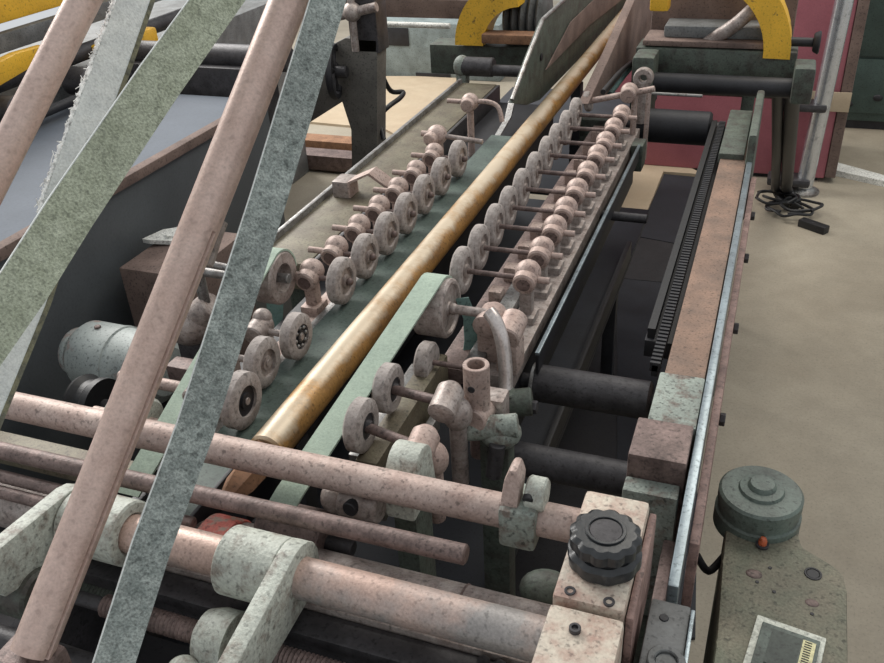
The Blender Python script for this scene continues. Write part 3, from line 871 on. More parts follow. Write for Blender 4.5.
# knob block
t = thing('knob_block', (-0.105, 0.7, 0.7), 'cream and pink painted block carrying the black hand knob', 'block')
MB().box((-0.150, 0.652, 0.86), (-0.070, 0.832, 1.0), 0.006).build('rear_block', 'cream_paint', t)
MB().box((-0.069, 0.655, 0.86), (-0.060, 0.826, 0.988), 0.003).build('side_plate', 'rust_paint', t, 'rusty pink side plate')
MB().box((-0.150, 0.40, 0.86), (-0.068, 0.645, 0.996), 0.006).build('front_block', 'cream_paint', t)
MB().box((-0.140, 0.42, 0.50), (-0.075, 0.82, 0.87), 0.004).build('pedestal', 'dark_rust', t)
for px, py in ((570, 591), (609, 602), (575, 628)):
    q = P(px, py, z=1.0)
    MB().ring((q.x, q.y, 0.990), (q.x, q.y, 1.0015), 0.0065, 0.0035, 16).cyl((q.x, q.y, 0.99), (q.x, q.y, 0.9985), 0.004, n=12).build('screw', 'dark_steel', t)
k = thing('hand_knob', (-0.11, 0.77, 1.0), 'ribbed black plastic hand knob on the cream block', 'knob')
kc = P(604, 560, z=1.0)
kx, ky = kc.x, kc.y


def gear(c, z0, z1, r, lob, depth, n=72, bev=0.003):
    mb = MB()
    vs, fs = [], []
    lv = [(z0, r - bev), (z0 + bev, r), (z1 - bev * 1.6, r), (z1, r - bev * 2)]
    for z, rad in lv:
        for i in range(n):
            a_ = 2 * math.pi * i / n
            rr_ = rad - depth * (0.5 - 0.5 * math.cos(lob * a_)) ** 2
            vs.append(V(c[0] + rr_ * math.cos(a_), c[1] + rr_ * math.sin(a_), z))
    for j in range(3):
        for i in range(n):
            i2 = (i + 1) % n
            fs.append((j * n + i, j * n + i2, (j + 1) * n + i2, (j + 1) * n + i))
    fs.append(tuple(range(n))[::-1])
    fs.append(tuple(3 * n + i for i in range(n)))
    return mb._add(vs, fs)


gear((kx, ky), 1.0005, 1.022, 0.042, 10, 0.0016).build('skirt', 'knob_plastic', k)
MB().cyl((kx, ky, 1.018), (kx, ky, 1.030), 0.034, n=32).build('neck', 'rubber_black', k)
gear((kx, ky), 1.026, 1.046, 0.0405, 12, 0.0032).build('grip', 'knob_plastic', k)
MB().ring((kx, ky, 1.044), (kx, ky, 1.0485), 0.023, 0.019, 32).build('top_ring', 'knob_plastic', k)
MB().cyl((kx, ky, 1.040), (kx, ky, 1.0468), 0.0188, n=32, bev=0.001).build('cap', 'dark_steel', k)

# grey bracket right of the block
t = thing('motor_bracket', (-0.03, 0.65, 0.6), 'grey steel bracket box with round boss beside the knob block', 'bracket')
MB().box((-0.050, 0.45, 0.62), (-0.004, 0.745, 0.930), 0.004).build('body', 'machine_grey', t)
MB().box((-0.0035, 0.50, 0.62), (0.001, 0.735, 0.936), 0.001).build('edge', 'strip_steel', t, 'pale edge plate')
q = P(667, 657, z=0.93)
MB().ring((q.x, q.y - 0.01, 0.925), (q.x, q.y - 0.01, 0.938), 0.021, 0.012, 28).cyl((q.x, q.y - 0.01, 0.925), (q.x, q.y - 0.01, 0.934), 0.0125).build('boss', 'machine_grey', t)
q = P(664, 618, z=0.93)
MB().cyl((q.x, q.y, 0.926), (q.x, q.y, 0.9315), 0.0055, n=14).build('screw', 'black_steel', t)

# ================================================================== control box on the right
t = thing('control_box', (0.1, 0.9, 0), 'olive green floor standing control box with round cap and meter', 'control box')
zt = 0.75
top = [P(x, y, z=zt) for x, y in ((716, 640), (722, 560), (727, 515), (737, 492), (765, 482), (790, 500), (803, 546), (836, 566), (845, 575), (848, 590), (849, 663))]
top += [V(top[-1].x, 0.60, zt), V(top[0].x - 0.004, 0.60, zt)]
MB().prism([p - V(0, 0, 0.67) for p in top], (0, 0, 0.67), 0.014).build('housing', 'box_paint', t)
MB().prism([p * 1.0 - V(0, 0, zt) + V(0, 0, 0) for p in top], (0, 0, 0.08), 0.0).build('plinth', 'black_steel', t)
cc = P(757, 514, z=zt)
MB().lathe((cc.x, cc.y, zt - 0.02), (0, 0, 1), [(0, 0.066), (0.03, 0.066), (0.032, 0.062), (0.05, 0.062)], 40).build('cap_base', 'cap_paint', t)
cap = MB().lathe((cc.x, cc.y, zt + 0.026), (0, 0, 1), [(0, 0.056), (0.002, 0.064), (0.020, 0.064), (0.024, 0.060), (0.026, 0.035), (0.031, 0.033), (0.033, 0.022), (0.036, 0.021), (0.040, 0.018), (0.0405, 0)], 40).build('cap', 'cap_paint', t)
MB().ring((cc.x, cc.y, zt + 0.050), (cc.x, cc.y, zt + 0.054), 0.030, 0.026, 32).build('ridge', 'cap_paint', cap)
q = P(762, 546, z=zt)
MB().ring((q.x, q.y, zt), (q.x, q.y, zt + 0.005), 0.010, 0.006).build('lamp_collar', 'dark_steel', t)
MB().lathe((q.x, q.y, zt + 0.002), (0, 0, 1), [(0, 0.0065), (0.010, 0.0065), (0.015, 0.004), (0.0165, 0)], 16).build('lamp', 'red_lamp', t, 'small orange red lamp')
q = P(813, 574, z=zt)
MB().ring((q.x, q.y, zt - 0.004), (q.x, q.y, zt + 0.0015), 0.0125, 0.0095).cyl((q.x, q.y, zt - 0.004), (q.x, q.y, zt + 0.0008), 0.0096).build('knockout_hole', 'black_steel', t)
for px, py, rr_ in ((754, 574, 0.010), (812, 603, 0.008)):
    q = P(px, py, z=zt)
    MB().ball((q.x, q.y, zt), rr_, 1.2, 0.9, 0.25).build('dent_plug', 'dark_rust', t)
for px, py in ((757, 582), (774, 592), (812, 614), (770, 568)):
    q = P(px, py, z=zt)
    MB().cyl((q.x, q.y, zt - 0.002), (q.x, q.y, zt + 0.0012), 0.0028, n=10).build('screw', 'black_steel', t)
# meter with frame, glass, scale
c00, c10 = P(757, 617, z=zt), P(826, 641, z=zt)
ex = (c10 - c00)
wM = ex.length
ex.normalize()
ey = V(ex.y, -ex.x, 0)                     # towards the viewer
hM = 0.10


def mpt(u, v, z):
    return c00 + ex * u + ey * v + V(0, 0, z)


mf = MB().prism([mpt(0, 0, 0), mpt(wM, 0, 0), mpt(wM, hM, 0), mpt(0, hM, 0)], (0, 0, 0.006), 0.002).build('meter_frame', 'meter_white', t, 'off white meter frame')
MB().prism([mpt(wM * .10, 0.012, 0.006), mpt(wM * .93, 0.012, 0.006), mpt(wM * .93, hM - .01, 0.006), mpt(wM * .10, hM - .01, 0.006)], (0, 0, 0.003), 0.001).build('bezel', 'cap_paint', mf)
MB().prism([mpt(wM * .26, 0.020, 0.009), mpt(wM * .68, 0.020, 0.009), mpt(wM * .68, hM - .02, 0.009), mpt(wM * .26, hM - .02, 0.009)], (0, 0, 0.0015), 0.0).build('glass', 'meter_glass', mf)
MB().prism([mpt(wM * .70, 0.020, 0.009), mpt(wM * .88, 0.020, 0.009), mpt(wM * .88, hM - .02, 0.009), mpt(wM * .70, hM - .02, 0.009)], (0, 0, 0.001), 0.0).build('scale', 'scale_yellow', mf)
tk = MB()
for i in range(14):
    v = 0.022 + i * 0.0042
    tk.prism([mpt(wM * .73, v, 0.0101), mpt(wM * .83, v, 0.0101), mpt(wM * .83, v + 0.0016, 0.0101), mpt(wM * .73, v + 0.0016, 0.0101)], (0, 0, 0.0004), 0)
tk.build('scale_marks', 'black_steel', mf)
for i, (ya, yb) in enumerate(((1.00, 1.07), (1.03, 1.10))):
    q0, q1 = V(-0.008, ya, 0.76 - i * 0.03), V(top[2].x + 0.004, yb, 0.70 - i * 0.03)
    cb = MB().tube([q0, q0.lerp(q1, 0.5) - V(0, 0.02, 0.012), q1], 0.006, 10, 5).build('power_cable', 'rubber_black')
    tag(cb, ('upper' if i == 0 else 'lower') + ' black cable running from the rail into the control box', 'cable', 'control box cables')

# ================================================================== hanging foreground pipes and belts (close to the viewer)
def swept_pipe(a, b, r, notch_dir=None, n=40, n0=0.0, n1=1.0):
    """round pipe with a slot cut along it from n0 to n1"""
    a, b = Vector(a), Vector(b)
    d = (b - a).normalized()
    mb = MB()
    u = (Vector(notch_dir) - d * Vector(notch_dir).dot(d)).normalized() if notch_dir is not None else d.orthogonal().normalized()
    w_ = d.cross(u)
    half = 0.075

    def sec(p, slot):
        out = []
        for i in range(n):
            th = 2 * math.pi * i / n
            if th > math.pi:
                th -= 2 * math.pi
            rad = r
            if slot and notch_dir is not None and abs(th) < half:
                rad = r * 0.72
            out.append(p + (u * math.cos(th) + w_ * math.sin(th)) * rad)
        return out
    st = [(0, False if n0 > 0 else True)]
    if n0 > 0:
        st += [(n0, False), (n0 + 0.002, True)]
    st += [(n1 - 0.002, True), (n1, False), (1, False)] if n1 < 1 else [(1, True)]
    vs, fs = [], []
    for tt_, sl in st:
        vs += sec(a.lerp(b, tt_), sl)
    for j in range(len(st) - 1):
        for i in range(n):
            i2 = (i + 1) % n
            fs.append((j * n + i, j * n + i2, (j + 1) * n + i2, (j + 1) * n + i))
    fs.append(tuple(range(n))[::-1])
    fs.append(tuple((len(st) - 1) * n + i for i in range(n)))
    return mb._add(vs, fs)


t = thing('slotted_pipe', P(34, 645, d=0.95), 'long pink rusted pipe with a slot, slanting up across the machine', 'pipe')
a, b_ = P(32, 652, d=0.95), P(305, -40, d=1.07)
nd = V(1, 0, 0) * 0.9 + V(0, -0.12, 0.0)
swept_pipe(a, b_, 0.0232, nd, 48, 0.0, 0.585).build('pipe', 'pipe_rust', t)
q = P(214, 236, d=1.045)
q_ = P(208, 256, d=1.045)
dd = (b_ - a).normalized()
MB().tube([q + dd * 0.02, q, q_, q_ - dd * 0.01], 0.010, 12, 3).build('lug', 'dusty_steel', t)
q = P(24, 662, d=0.95)
MB().box(q - V(0.035, 0.03, 0.035), q + V(0.035, 0.03, 0.006), 0.006).build('socket', 'dark_rust', t)
MB().box((q.x - 0.025, q.y - 0.02, 0.52), (q.x + 0.025, q.y + 0.02, q.z - 0.03), 0.004).build('stand', 'dark_steel', t)

a, b_ = P(-30, 224, d=0.96), P(104, -40, d=1.02)
t = swept_pipe(a, b_, 0.0185, None, 40).build('round_pipe', 'pipe_rust')
tag(t, 'short looking pink rusted pipe crossing the top left corner', 'pipe')


def hang_belt(name, cl, m, label, thick, width, edge_m=None, sag=0.0):
    """cl: list of (px, py, depth) along the centre line; faces the open side of the machine"""
    tt = thing(name, P(cl[0][0], cl[0][1], d=cl[0][2]), label, 'belt')
    pts_ = [P(x, y, d=dd_) for x, y, dd_ in cl]
    fine_ = []
    for i in range(len(pts_) - 1):
        for j in range(6):
            fine_.append(pts_[i].lerp(pts_[i + 1], j / 6))
    fine_.append(pts_[-1])
    d = (pts_[-1] - pts_[0]).normalized()
    view = (pts_[0].lerp(pts_[-1], 0.5) - CAM).normalized()
    face = (view - d * view.dot(d)).normalized()
    # turn the belt a little about its length so its left edge shows
    wv = d.cross(face).normalized()
    wv = (wv + face * 0.10 * (1 if wv.x > 0 else -1)).normalized() * width
    MB().strip(fine_, wv, thick).build('band', m, tt)
    return tt, fine_, wv


bc, fb, wv = hang_belt('flat_belt', [(96, 720, 0.90), (152, 545, 0.93), (195, 430, 0.95), (268, 200, 1.0), (340, -40, 1.06)], 'felt_grey_green',
                       'speckled grey green flat belt hanging right of the slotted pipe', 0.006, 0.0415)
s_ = 1 if wv.x > 0 else -1
MB().strip([p - s_ * wv * 0.502 for p in fb], wv * 0.03, 0.0065).build('pale_edge', 'felt_white', bc, 'pale frayed left edge with painted highlight')  # white strip paints the edge highlight in with the fraying
bb, fb, wv = hang_belt('flat_belt', [(-75, 425, 0.80), (25, 284, 0.84), (70, 213, 0.87), (160, 80, 0.93), (250, -45, 1.0)], 'felt_green',
                       'mossy green felt belt slanting across the top left corner', 0.007, 0.0475)
s_ = 1 if wv.x > 0 else -1
MB().strip([p - s_ * wv * 0.502 for p in fb], wv * 0.02, 0.0075).build('pale_edge', 'felt_white', bb, 'pale worn upper edge')
bd, fb, wv = hang_belt('flat_belt', [(-40, 470, 0.95), (30, 300, 0.98), (70, 180, 1.0), (117, 50, 1.04), (150, -45, 1.07)], 'felt_white',
                       'whitish flat belt with frayed white threads behind the mossy belt', 0.006, 0.0385)
s_ = 1 if wv.x > 0 else -1
MB().strip([p + s_ * wv * 0.50 for p in fb], wv * 0.14, 0.0075).build('side_edge', 'belt_edge', bd, 'brownish right edge')
th = MB()
rnd = random.Random(3)
dn = (fb[-1] - fb[0]).normalized()
for i in range(260):
    tt_ = rnd.uniform(0.42, 0.98)
    k_ = tt_ * (len(fb) - 1)
    p = fb[int(k_)].lerp(fb[min(int(k_) + 1, len(fb) - 1)], k_ % 1) - s_ * wv * 0.5
    ln = rnd.uniform(0.002, 0.006) * (2.2 if rnd.random() < 0.06 else 1)
    o1 = (-s_ * wv.normalized() * ln * 0.5 + dn * rnd.uniform(-0.6, 0.6) * ln)
    o2 = (-s_ * wv.normalized() * ln * 0.8 + dn * rnd.uniform(-1.2, 1.2) * ln + V(rnd.uniform(-1, 1), rnd.uniform(-1, 1), rnd.uniform(-1, 1)) * 0.003)
    th.tube([p, p + o1, p + o2], 0.0009, 5, 2, taper=0.0005)
for i in range(int(0.40 * len(fb)), len(fb) - 1):
    for j in range(5):
        p0_, p1_ = fb[i].lerp(fb[i + 1], j / 5), fb[i].lerp(fb[i + 1], (j + 1.2) / 5)
        off = -s_ * wv * (0.50 + rnd.uniform(0.0, 0.05))
        th.tube([p0_ + off, p0_.lerp(p1_, 0.5) + off * rnd.uniform(1.0, 1.12), p1_ + off], rnd.uniform(0.0016, 0.0034), 6, 2)
th = th.build('frayed_threads', 'thread', bd, 'loose white frayed threads')
th['kind'] = 'stuff'

# ================================================================== left feeder table and motor
t = thing('feeder_table', (-1.9, 1.8, 0), 'grey blue feeder table with dark side panel left of the machine', 'table')
MB().box((-2.35, 0.6, 0.86), (-1.69, 2.62, 0.89), 0.004).build('table_top', 'blue_grey_top', t)
MB().box((-1.69, 0.6, 0.875), (-1.655, 2.62, 0.905), 0.004).build('lip', 'brown_card', t, 'brown worn lip')
MB().box((-1.70, 0.6, 0.04), (-1.668, 2.62, 0.875), 0.003).build('side_panel', 'grey_panel', t)
MB().box((-2.35, 2.45, 0.0), (-1.70, 2.60, 0.86), 0.004).build('end_leg', 'leg_grey', t)
MB().box((-2.35, 0.62, 0.0), (-1.70, 0.78, 0.86), 0.004).build('end_leg', 'leg_grey', t)

t = thing('feeder_machine', (-2.6, 2.4, 0), 'grey feeder machine with yellow guards behind the blue grey table', 'machine')
def along(px0, py0, px1, py1, z):
    a_, b__ = P(px0, py0, z=z), P(px1, py1, z=z)
    return a_, b__


MB().box((-3.2, 1.2, 0.0), (-2.40, 4.1, 0.95), 0.01).build('base', 'machine_grey', t)
MB().box((-3.0, 1.2, 1.185), (-2.47, 2.95, 1.32), 0.02).build('hood', 'yellow_paint', t, 'yellow painted hood')
MB().box((-2.46, 1.2, 1.11), (-2.42, 3.3, 1.17), 0.006).build('rail', 'machine_grey', t)
MB().cyl((-2.41, 1.2, 1.03), (-2.41, 3.3, 1.03), 0.03, n=16).build('rail', 'dark_steel', t)
MB().prism([P(x, y, X=-2.34) for x, y in ((-60, 118), (-60, 92), (0, 62), (18, 53), (46, 45), (44, 56), (34, 66), (0, 86))], (-0.04, 0, 0), 0.004).build('guard', 'yellow_paint', t, 'yellow lower guard')
MB().box((-2.40, 2.62, 0.96), (-2.33, 2.95, 1.05), 0.015).build('guard', 'yellow_paint', t, 'yellow far guard')
for y in (1.75, 2.1, 2.45, 2.8, 3.1):
    MB().cyl((-2.36, y, 0.97), (-2.26, y, 0.97), 0.05, n=20).build('roller', 'dark_steel', t)
MB().tube([(-2.3, 1.5, 0.95), (-2.28, 2.2, 0.93), (-2.25, 3.0, 0.95)], 0.016, 10, 4).build('pipe', 'black_steel', t)
MB().box((-2.33, 2.66, 0.55), (-1.72, 2.80, 0.98), 0.008).build('cross_beam', 'dark_steel', t)
MB().cyl((-2.3, 2.74, 1.0), (-1.62, 2.74, 1.0), 0.045, n=20).build('cross_roller', 'dark_steel', t)

# leg frame with hand wheel
t = thing('stand_frame', (-1.6, 2.95, 0), 'dark grey stand frame with hand wheel behind the grey green belt', 'stand')
yb = 3.0
pf = [P(298, 130, Y=yb), P(342, 102, Y=yb), P(351, 130, Y=yb), P(352, 185, Y=yb), P(377, 185, Y=yb), P(377, 40, Y=yb), P(345, 38, Y=yb), P(318, 52, Y=yb), P(295, 60, Y=yb)]
MB().prism(pf, (0, 0.09, 0), 0.004).build('leg_plate', 'leg_grey', t)
lo = P(364, 185, Y=yb + 0.045)
MB().box((lo.x - 0.05, yb + 0.005, 0), (lo.x + 0.05, yb + 0.085, lo.z + 0.02), 0.003).build('foot', 'leg_grey', t)
po = P(365, 20, Y=yb)
MB().box((po.x - 0.07, yb, po.z - 0.12), (po.x + 0.045, yb + 0.1, po.z + 0.14), 0.006).build('post', 'dark_steel', t)
q = P(352, 12, Y=yb - 0.03)
MB().cyl(q - V(0.08, 0, 0.02), q + V(0.10, 0, 0.02), 0.018, n=14).ball(q, 0.035).cyl(q - V(0, 0, 0.14), q + V(0, 0, 0.1), 0.014, n=12).build('clamp', 'dusty_steel', t)
hw = P(334, 72, Y=yb - 0.05)
MB().lathe(hw + V(-0.012, 0, 0), (1, 0.25, 0), [(0, 0.082), (0, 0.10), (0.012, 0.106), (0.024, 0.10), (0.024, 0.082), (0.012, 0.078), (0, 0.082)], 32).build('hand_wheel', 'black_steel', t)
sp = MB()
for k_ in range(4):
    a_ = k_ * math.pi / 4 + 0.3
    v = V(0.0, math.cos(a_), math.sin(a_)) * 0.085
    v = v + V(-0.25 * v.y, 0, 0)
    sp.cyl(hw - v, hw + v, 0.008, n=8)
sp.cyl(hw - V(0.03, 0, 0), hw + V(0.05, 0.01, 0), 0.022, n=14).build('spoke_set', 'dark_steel', t)
cbl = MB().tube([P(377, 66, Y=3.1), P(382, 75, Y=3.15), P(391, 91, Y=3.2), P(403, 92, Y=3.25), P(400, 98, Y=3.2), P(388, 107, Y=3.12), P(378, 118, Y=3.08), P(381, 128, Y=3.05), P(384, 140, Y=3.02)], 0.010, 10, 5).build('power_cable', 'rubber_black')
tag(cbl, 'black kinked cable hanging beside the dark stand frame', 'cable')
for i, (x0, y0, x1, y1, m) in enumerate(((300, 136, 372, 146, 'brown_wood'), (296, 150, 372, 160, 'dark_rust'))):
    a, b_ = P(x0, y0, z=0.10), P(x1, y1, z=0.10)
    o = MB().box((a.x - 0.4, a.y - 0.06, 0.015), (b_.x + 0.1, a.y + 0.06, 0.10), 0.004).build('floor_timber', m)
    tag(o, ('pale brown timber' if i == 0 else 'dark timber') + ' lying on the floor under the stand frame', 'timber')

# motor
t = thing('electric_motor', (-1.42, 1.45, 0.5), 'grey green electric motor with rounded end beside the slotted pipe', 'motor')
a, b_ = P(82, 352, z=0.62), P(178, 374, z=0.62)
ax = (b_ - a).normalized()
MB().lathe(a, ax, [(0.018, 0.05), (0.020, 0.078), (0.032, 0.086), (0.13, 0.088), (0.132, 0.090), (0.138, 0.090), (0.14, 0.086), (0.25, 0.084), (0.27, 0.06)], 40).build('housing', 'motor_paint', t)
MB().lathe(a, ax, [(-0.026, 0.02), (-0.026, 0.050), (-0.018, 0.060), (-0.004, 0.064), (0.002, 0.064), (0.003, 0.058), (0.020, 0.060)], 36).build('end_cap', 'motor_paint', t)
MB().cyl(a - ax * 0.034, a - ax * 0.024, 0.022, n=18).build('end_nut', 'dark_steel', t)
q = a + ax * 0.08
MB().cyl(q + V(0, 0, 0.080), q + V(0, 0, 0.092), 0.008, n=8).build('plug', 'dark_rust', t)
MB().box((q.x - 0.05, q.y - 0.07, 0.04), (q.x + 0.16, q.y + 0.07, 0.545), 0.006).build('mount', 'black_steel', t)
t = thing('drive_pulley', P(90, 400, z=0.6), 'black grooved drive pulley just below the motor', 'pulley')
q = P(92, 402, z=0.66)
MB().lathe(q, ax, [(-0.03, 0.02), (-0.03, 0.055), (-0.02, 0.060), (-0.008, 0.050), (0.008, 0.050), (0.02, 0.060), (0.035, 0.060), (0.035, 0.02)], 32).build('sheave', 'rubber_black', t)
MB().cyl(q - ax * 0.05, q + ax * 0.25, 0.014, n=14).build('spindle', 'dark_steel', t)
MB().box((q.x + 0.08, q.y - 0.03, 0.04), (q.x + 0.13, q.y + 0.03, q.z + 0.02), 0.004).build('mount', 'black_steel', t)

# rusty crate and cast arm behind slotted pipe
t = thing('rusty_crate', (-1.45, 1.75, 0), 'brown rusty crate with torn white top behind the slotted pipe', 'crate')
a, b_ = P(150, 246, X=-1.60), P(150, 246, X=-1.60) + V(0.22, 0, 0)
MB().box((a.x, a.y - 0.14, 0.06), (b_.x, a.y + 0.14, a.z), 0.004).build('body', 'brown_card', t)
MB().box((a.x - 0.005, a.y - 0.145, 0.03), (b_.x + 0.005, a.y + 0.145, 0.06), 0.003).build('pallet', 'brown_wood', t)
for px, py in ((164, 240), (182, 236)):
    q = P(px, py, z=a.z + 0.001)
    MB().prism([q + V(-0.05, -0.03, 0), q + V(-0.01, -0.05, 0.01), q + V(0.05, -0.02, 0), q + V(0.03, 0.05, 0.012), q + V(-0.03, 0.04, 0)], (0, 0, 0.012), 0).build('torn_paper', 'white_paper', t)
t = thing('cast_elbow', (-1.0, 1.25, 0.5), 'grey dusty cast elbow half hidden behind the hanging belt', 'bracket')
q = P(190, 325, Y=1.32)
MB().ball(q, 0.055, 1.0, 0.9, 0.8).cyl(q, q + V(0.06, 0.02, 0.05), 0.035, n=18).cyl(q + V(0.06, 0.0, -0.03), q + V(0.11, 0.0, -0.03), 0.03, n=18).build('casting', 'dusty_steel', t)
q1 = P(190, 270, Y=1.33); q2 = P(232, 276, Y=1.33)
MB().cyl(q1, q2, 0.010, n=14).cyl(q1 + V(0.02, 0, -0.12), q1 + V(0.02, 0, 0.0), 0.012, n=12).build('rod', 'grey_steel', t)
MB().box((q.x - 0.03, q.y - 0.02, 0.04), (q.x + 0.03, q.y + 0.03, q.z), 0.005).build('post', 'dark_steel', t)
q1, q2 = P(165, 352, Y=1.2), P(215, 385, Y=1.2)
o = MB().box((min(q1.x, q2.x), 1.19, q2.z - 0.0), (max(q1.x, q2.x) + 0.05, 1.23, q2.z + 0.035), 0.004).build('tie_bar', 'dark_rust')
tag(o, 'short rusty tie bar between slotted pipe and hanging belt', 'bar')
q1, q2 = P(120, 376, Y=1.1), P(205, 402, Y=1.1)
o = MB().cyl(q1, V(q2.x, q1.y, q1.z), 0.012, n=16).build('tie_rod', 'pink_rust')
tag(o, 'thin pink rod right of the motor, above the pink shaft', 'rod')
o = MB().box(P(20, 446, z=0.7) - V(0.25, 0.03, 0.03), P(20, 446, z=0.7) + V(0.35, 0.03, 0), 0.004, ).build('tie_plate', 'olive_plate')
tag(o, 'olive plate lying low behind the pink shaft at far left', 'plate')

# ================================================================== far machine module
t = thing('far_module', (-0.5, 3.1, 0), 'dark green cross beam module with yellow arc guards at the far end', 'machine')
yf = 2.95
a = P(640, 60, Y=yf); b_ = P(800, 75, Y=yf)
zb0, zb1 = P(720, 78, Y=yf).z, P(720, 50, Y=yf).z
MB().box((-0.44, yf, zb0), (0.06, yf + 0.14, zb1), 0.008).build('cross_beam', 'dark_green_paint', t)
MB().box((-0.42, yf + 0.005, zb1 + 0.004), (0.02, yf + 0.16, zb1 + 0.022), 0.004).build('ledge', 'brown_card', t)
MB().box((-0.42, yf + 0.17, zb1 - 0.2), (0.04, yf + 0.30, zb1 + 0.16), 0.01).build('rear_body', 'brown_card', t)
MB().box((-0.36, yf + 0.05, zb1 + 0.022), (-0.02, yf + 0.17, zb1 + 0.06), 0.008).build('tool_bed', 'machine_grey', t)
tb_ = MB()
for i in range(9):
    tb_.cyl((-0.36 + i * 0.035, yf + 0.2, zb1 + 0.16), (-0.36 + i * 0.035, yf + 0.2, zb1 + 0.22), 0.013, n=8)
tb_.build('stud_row', 'dusty_steel', t)
q = P(735, 25, Y=yf + 0.04)
MB().tube([q + V(-0.08, 0.02, -0.06), q, q + V(0.07, 0.02, 0.07)], 0.022, 12, 3).build('lever', 'dusty_steel', t)
MB().cyl(q + V(-0.12, 0.03, -0.085), q + V(-0.02, 0.02, -0.05), 0.018, n=12).build('lever_joint', 'grey_steel', t)
zr = P(720, 85, Y=2.86).z
MB().cyl((-0.42, 2.86, zr), (0.07, 2.86, zr), 0.030, n=24).build('front_roller', 'black_steel', t)
q = P(805, 80, Y=2.86)
MB().box((0.055, 2.80, q.z - 0.06), (0.115, 2.92, q.z + 0.05), 0.01).build('bearing_block', 'dark_green_paint', t)
MB().box((-0.09, 2.99, 0.0), (-0.05, 3.05, q.z - 0.06), 0.006).build('leg', 'dark_green_paint', t)
MB().box((-0.44, yf + 0.06, 0.70), (-0.38, yf + 0.14, zb0), 0.004).box((-0.64, yf + 0.06, 0.70), (-0.38, yf + 0.14, 0.76), 0.004).box((-0.64, yf + 0.06, 0.0), (-0.58, yf + 0.14, 0.70), 0.004).build('leg', 'dark_green_paint', t)
q = P(655, 75, Y=2.88)
MB().box((-0.43, 2.82, q.z - 0.11), (-0.36, 2.94, q.z + 0.07), 0.012).build('bearing_block', 'dark_green_paint', t)
sl = P(640, 91, Y=2.80)
MB().cyl((-0.38, 2.78, sl.z), (-0.20, 2.78, sl.z), 0.005, n=8).build('thin_rod', 'grey_steel', t)
q = P(803, 42, Y=2.99)
MB().cyl(q - V(0.06, 0, 0), q + V(0.03, 0, 0), 0.014, n=12).cyl(q + V(0.03, 0, 0), q + V(0.05, 0, 0), 0.03, 0.036, n=16).build('clamp_knob', 'black_steel', t)


def arc_guard(cx, cz, y0, ro, ri, a0, a1, depth, name, par):
    pts_ = []
    n_ = 14
    for i in range(n_ + 1):
        a_ = math.radians(a0 + (a1 - a0) * i / n_)
        pts_.append(V(cx + ro * math.cos(a_), y0, cz + ro * math.sin(a_)))
    for i in range(n_ + 1):
        a_ = math.radians(a1 + (a0 - a1) * i / n_)
        pts_.append(V(cx + ri * math.cos(a_), y0, cz + ri * math.sin(a_)))
    vs = pts_ + [p + V(0, depth, 0) for p in pts_]
    m_ = len(pts_)
    fs = []
    k = n_ + 1
    for i in range(n_):
        fs.append((i, i + 1, m_ - 2 - i, m_ - 1 - i))
        fs.append((m_ + i, m_ + m_ - 1 - i, m_ + m_ - 2 - i, m_ + i + 1))
    for i in range(m_):
        j = (i + 1) % m_
        fs.append((i, m_ + i, m_ + j, j))
    return MB()._add(vs, fs).build(name, 'yellow_paint', par, 'worn yellow arc guard')


q0, q1 = P(763, 56, Y=yf - 0.01), P(790, 58, Y=yf - 0.01)
ro = 0.30
arc_guard(q1.x - ro, q1.z, yf - 0.01, ro, ro - (q1.x - q0.x), -1, 88, 0.10, 'arc_guard', t)
yl = 3.25
q0, q1 = P(455, 45, Y=yl), P(483, 46, Y=yl)
ro = 0.26
arc_guard(q0.x + ro, q0.z, yl, ro, ro - (q1.x - q0.x), 180, 92, 0.12, 'arc_guard', t)
q = P(660, 4, Y=3.0)
MB().box(q - V(0.03, 0.02, 0.02), q + V(0.03, 0.04, 0.06), 0.008).build('yellow_lug', 'yellow_paint', t)
# left half of the module
a = P(380, 72, Y=3.3); b_ = P(545, 76, Y=3.3)
zt1, zt0 = P(480, 46, Y=3.3).z, P(480, 76, Y=3.3).z
MB().box((P(430, 60, Y=3.3).x, 3.3, zt0), (P(540, 60, Y=3.3).x, 3.42, zt1), 0.008).build('left_beam', 'dark_green_paint', t)
q0, q1 = P(486, 40, Y=3.28), P(545, 42, Y=3.28)
MB().box((q0.x, 3.22, q0.z), (q1.x, 3.30, q0.z + 0.035), 0.006).build('wood_rail', 'brown_wood', t)
cq = P(505, 12, Y=3.36)
dr = MB()
for i in range(5):
    dr.lathe((cq.x + i * 0.032, 3.42, cq.z - 0.03), (1, 0, 0), [(0, 0.10), (0.012, 0.12), (0.024, 0.10)], 24)
dr.build('ribbed_drum', 'machine_grey', t)
q0, q1 = P(375, 10, Y=3.7), P(470, 14, Y=3.7)
MB().box((q0.x - 0.2, 3.7, q0.z - 0.03), (q1.x, 3.8, q0.z + 0.05), 0.006).build('rear_bar', 'brown_card', t)
MB().cyl(P(382, 24, Y=3.66), P(450, 26, Y=3.66), 0.012, n=10).build('air_pipe', 'white_paper', t, 'thin whitish pipe')

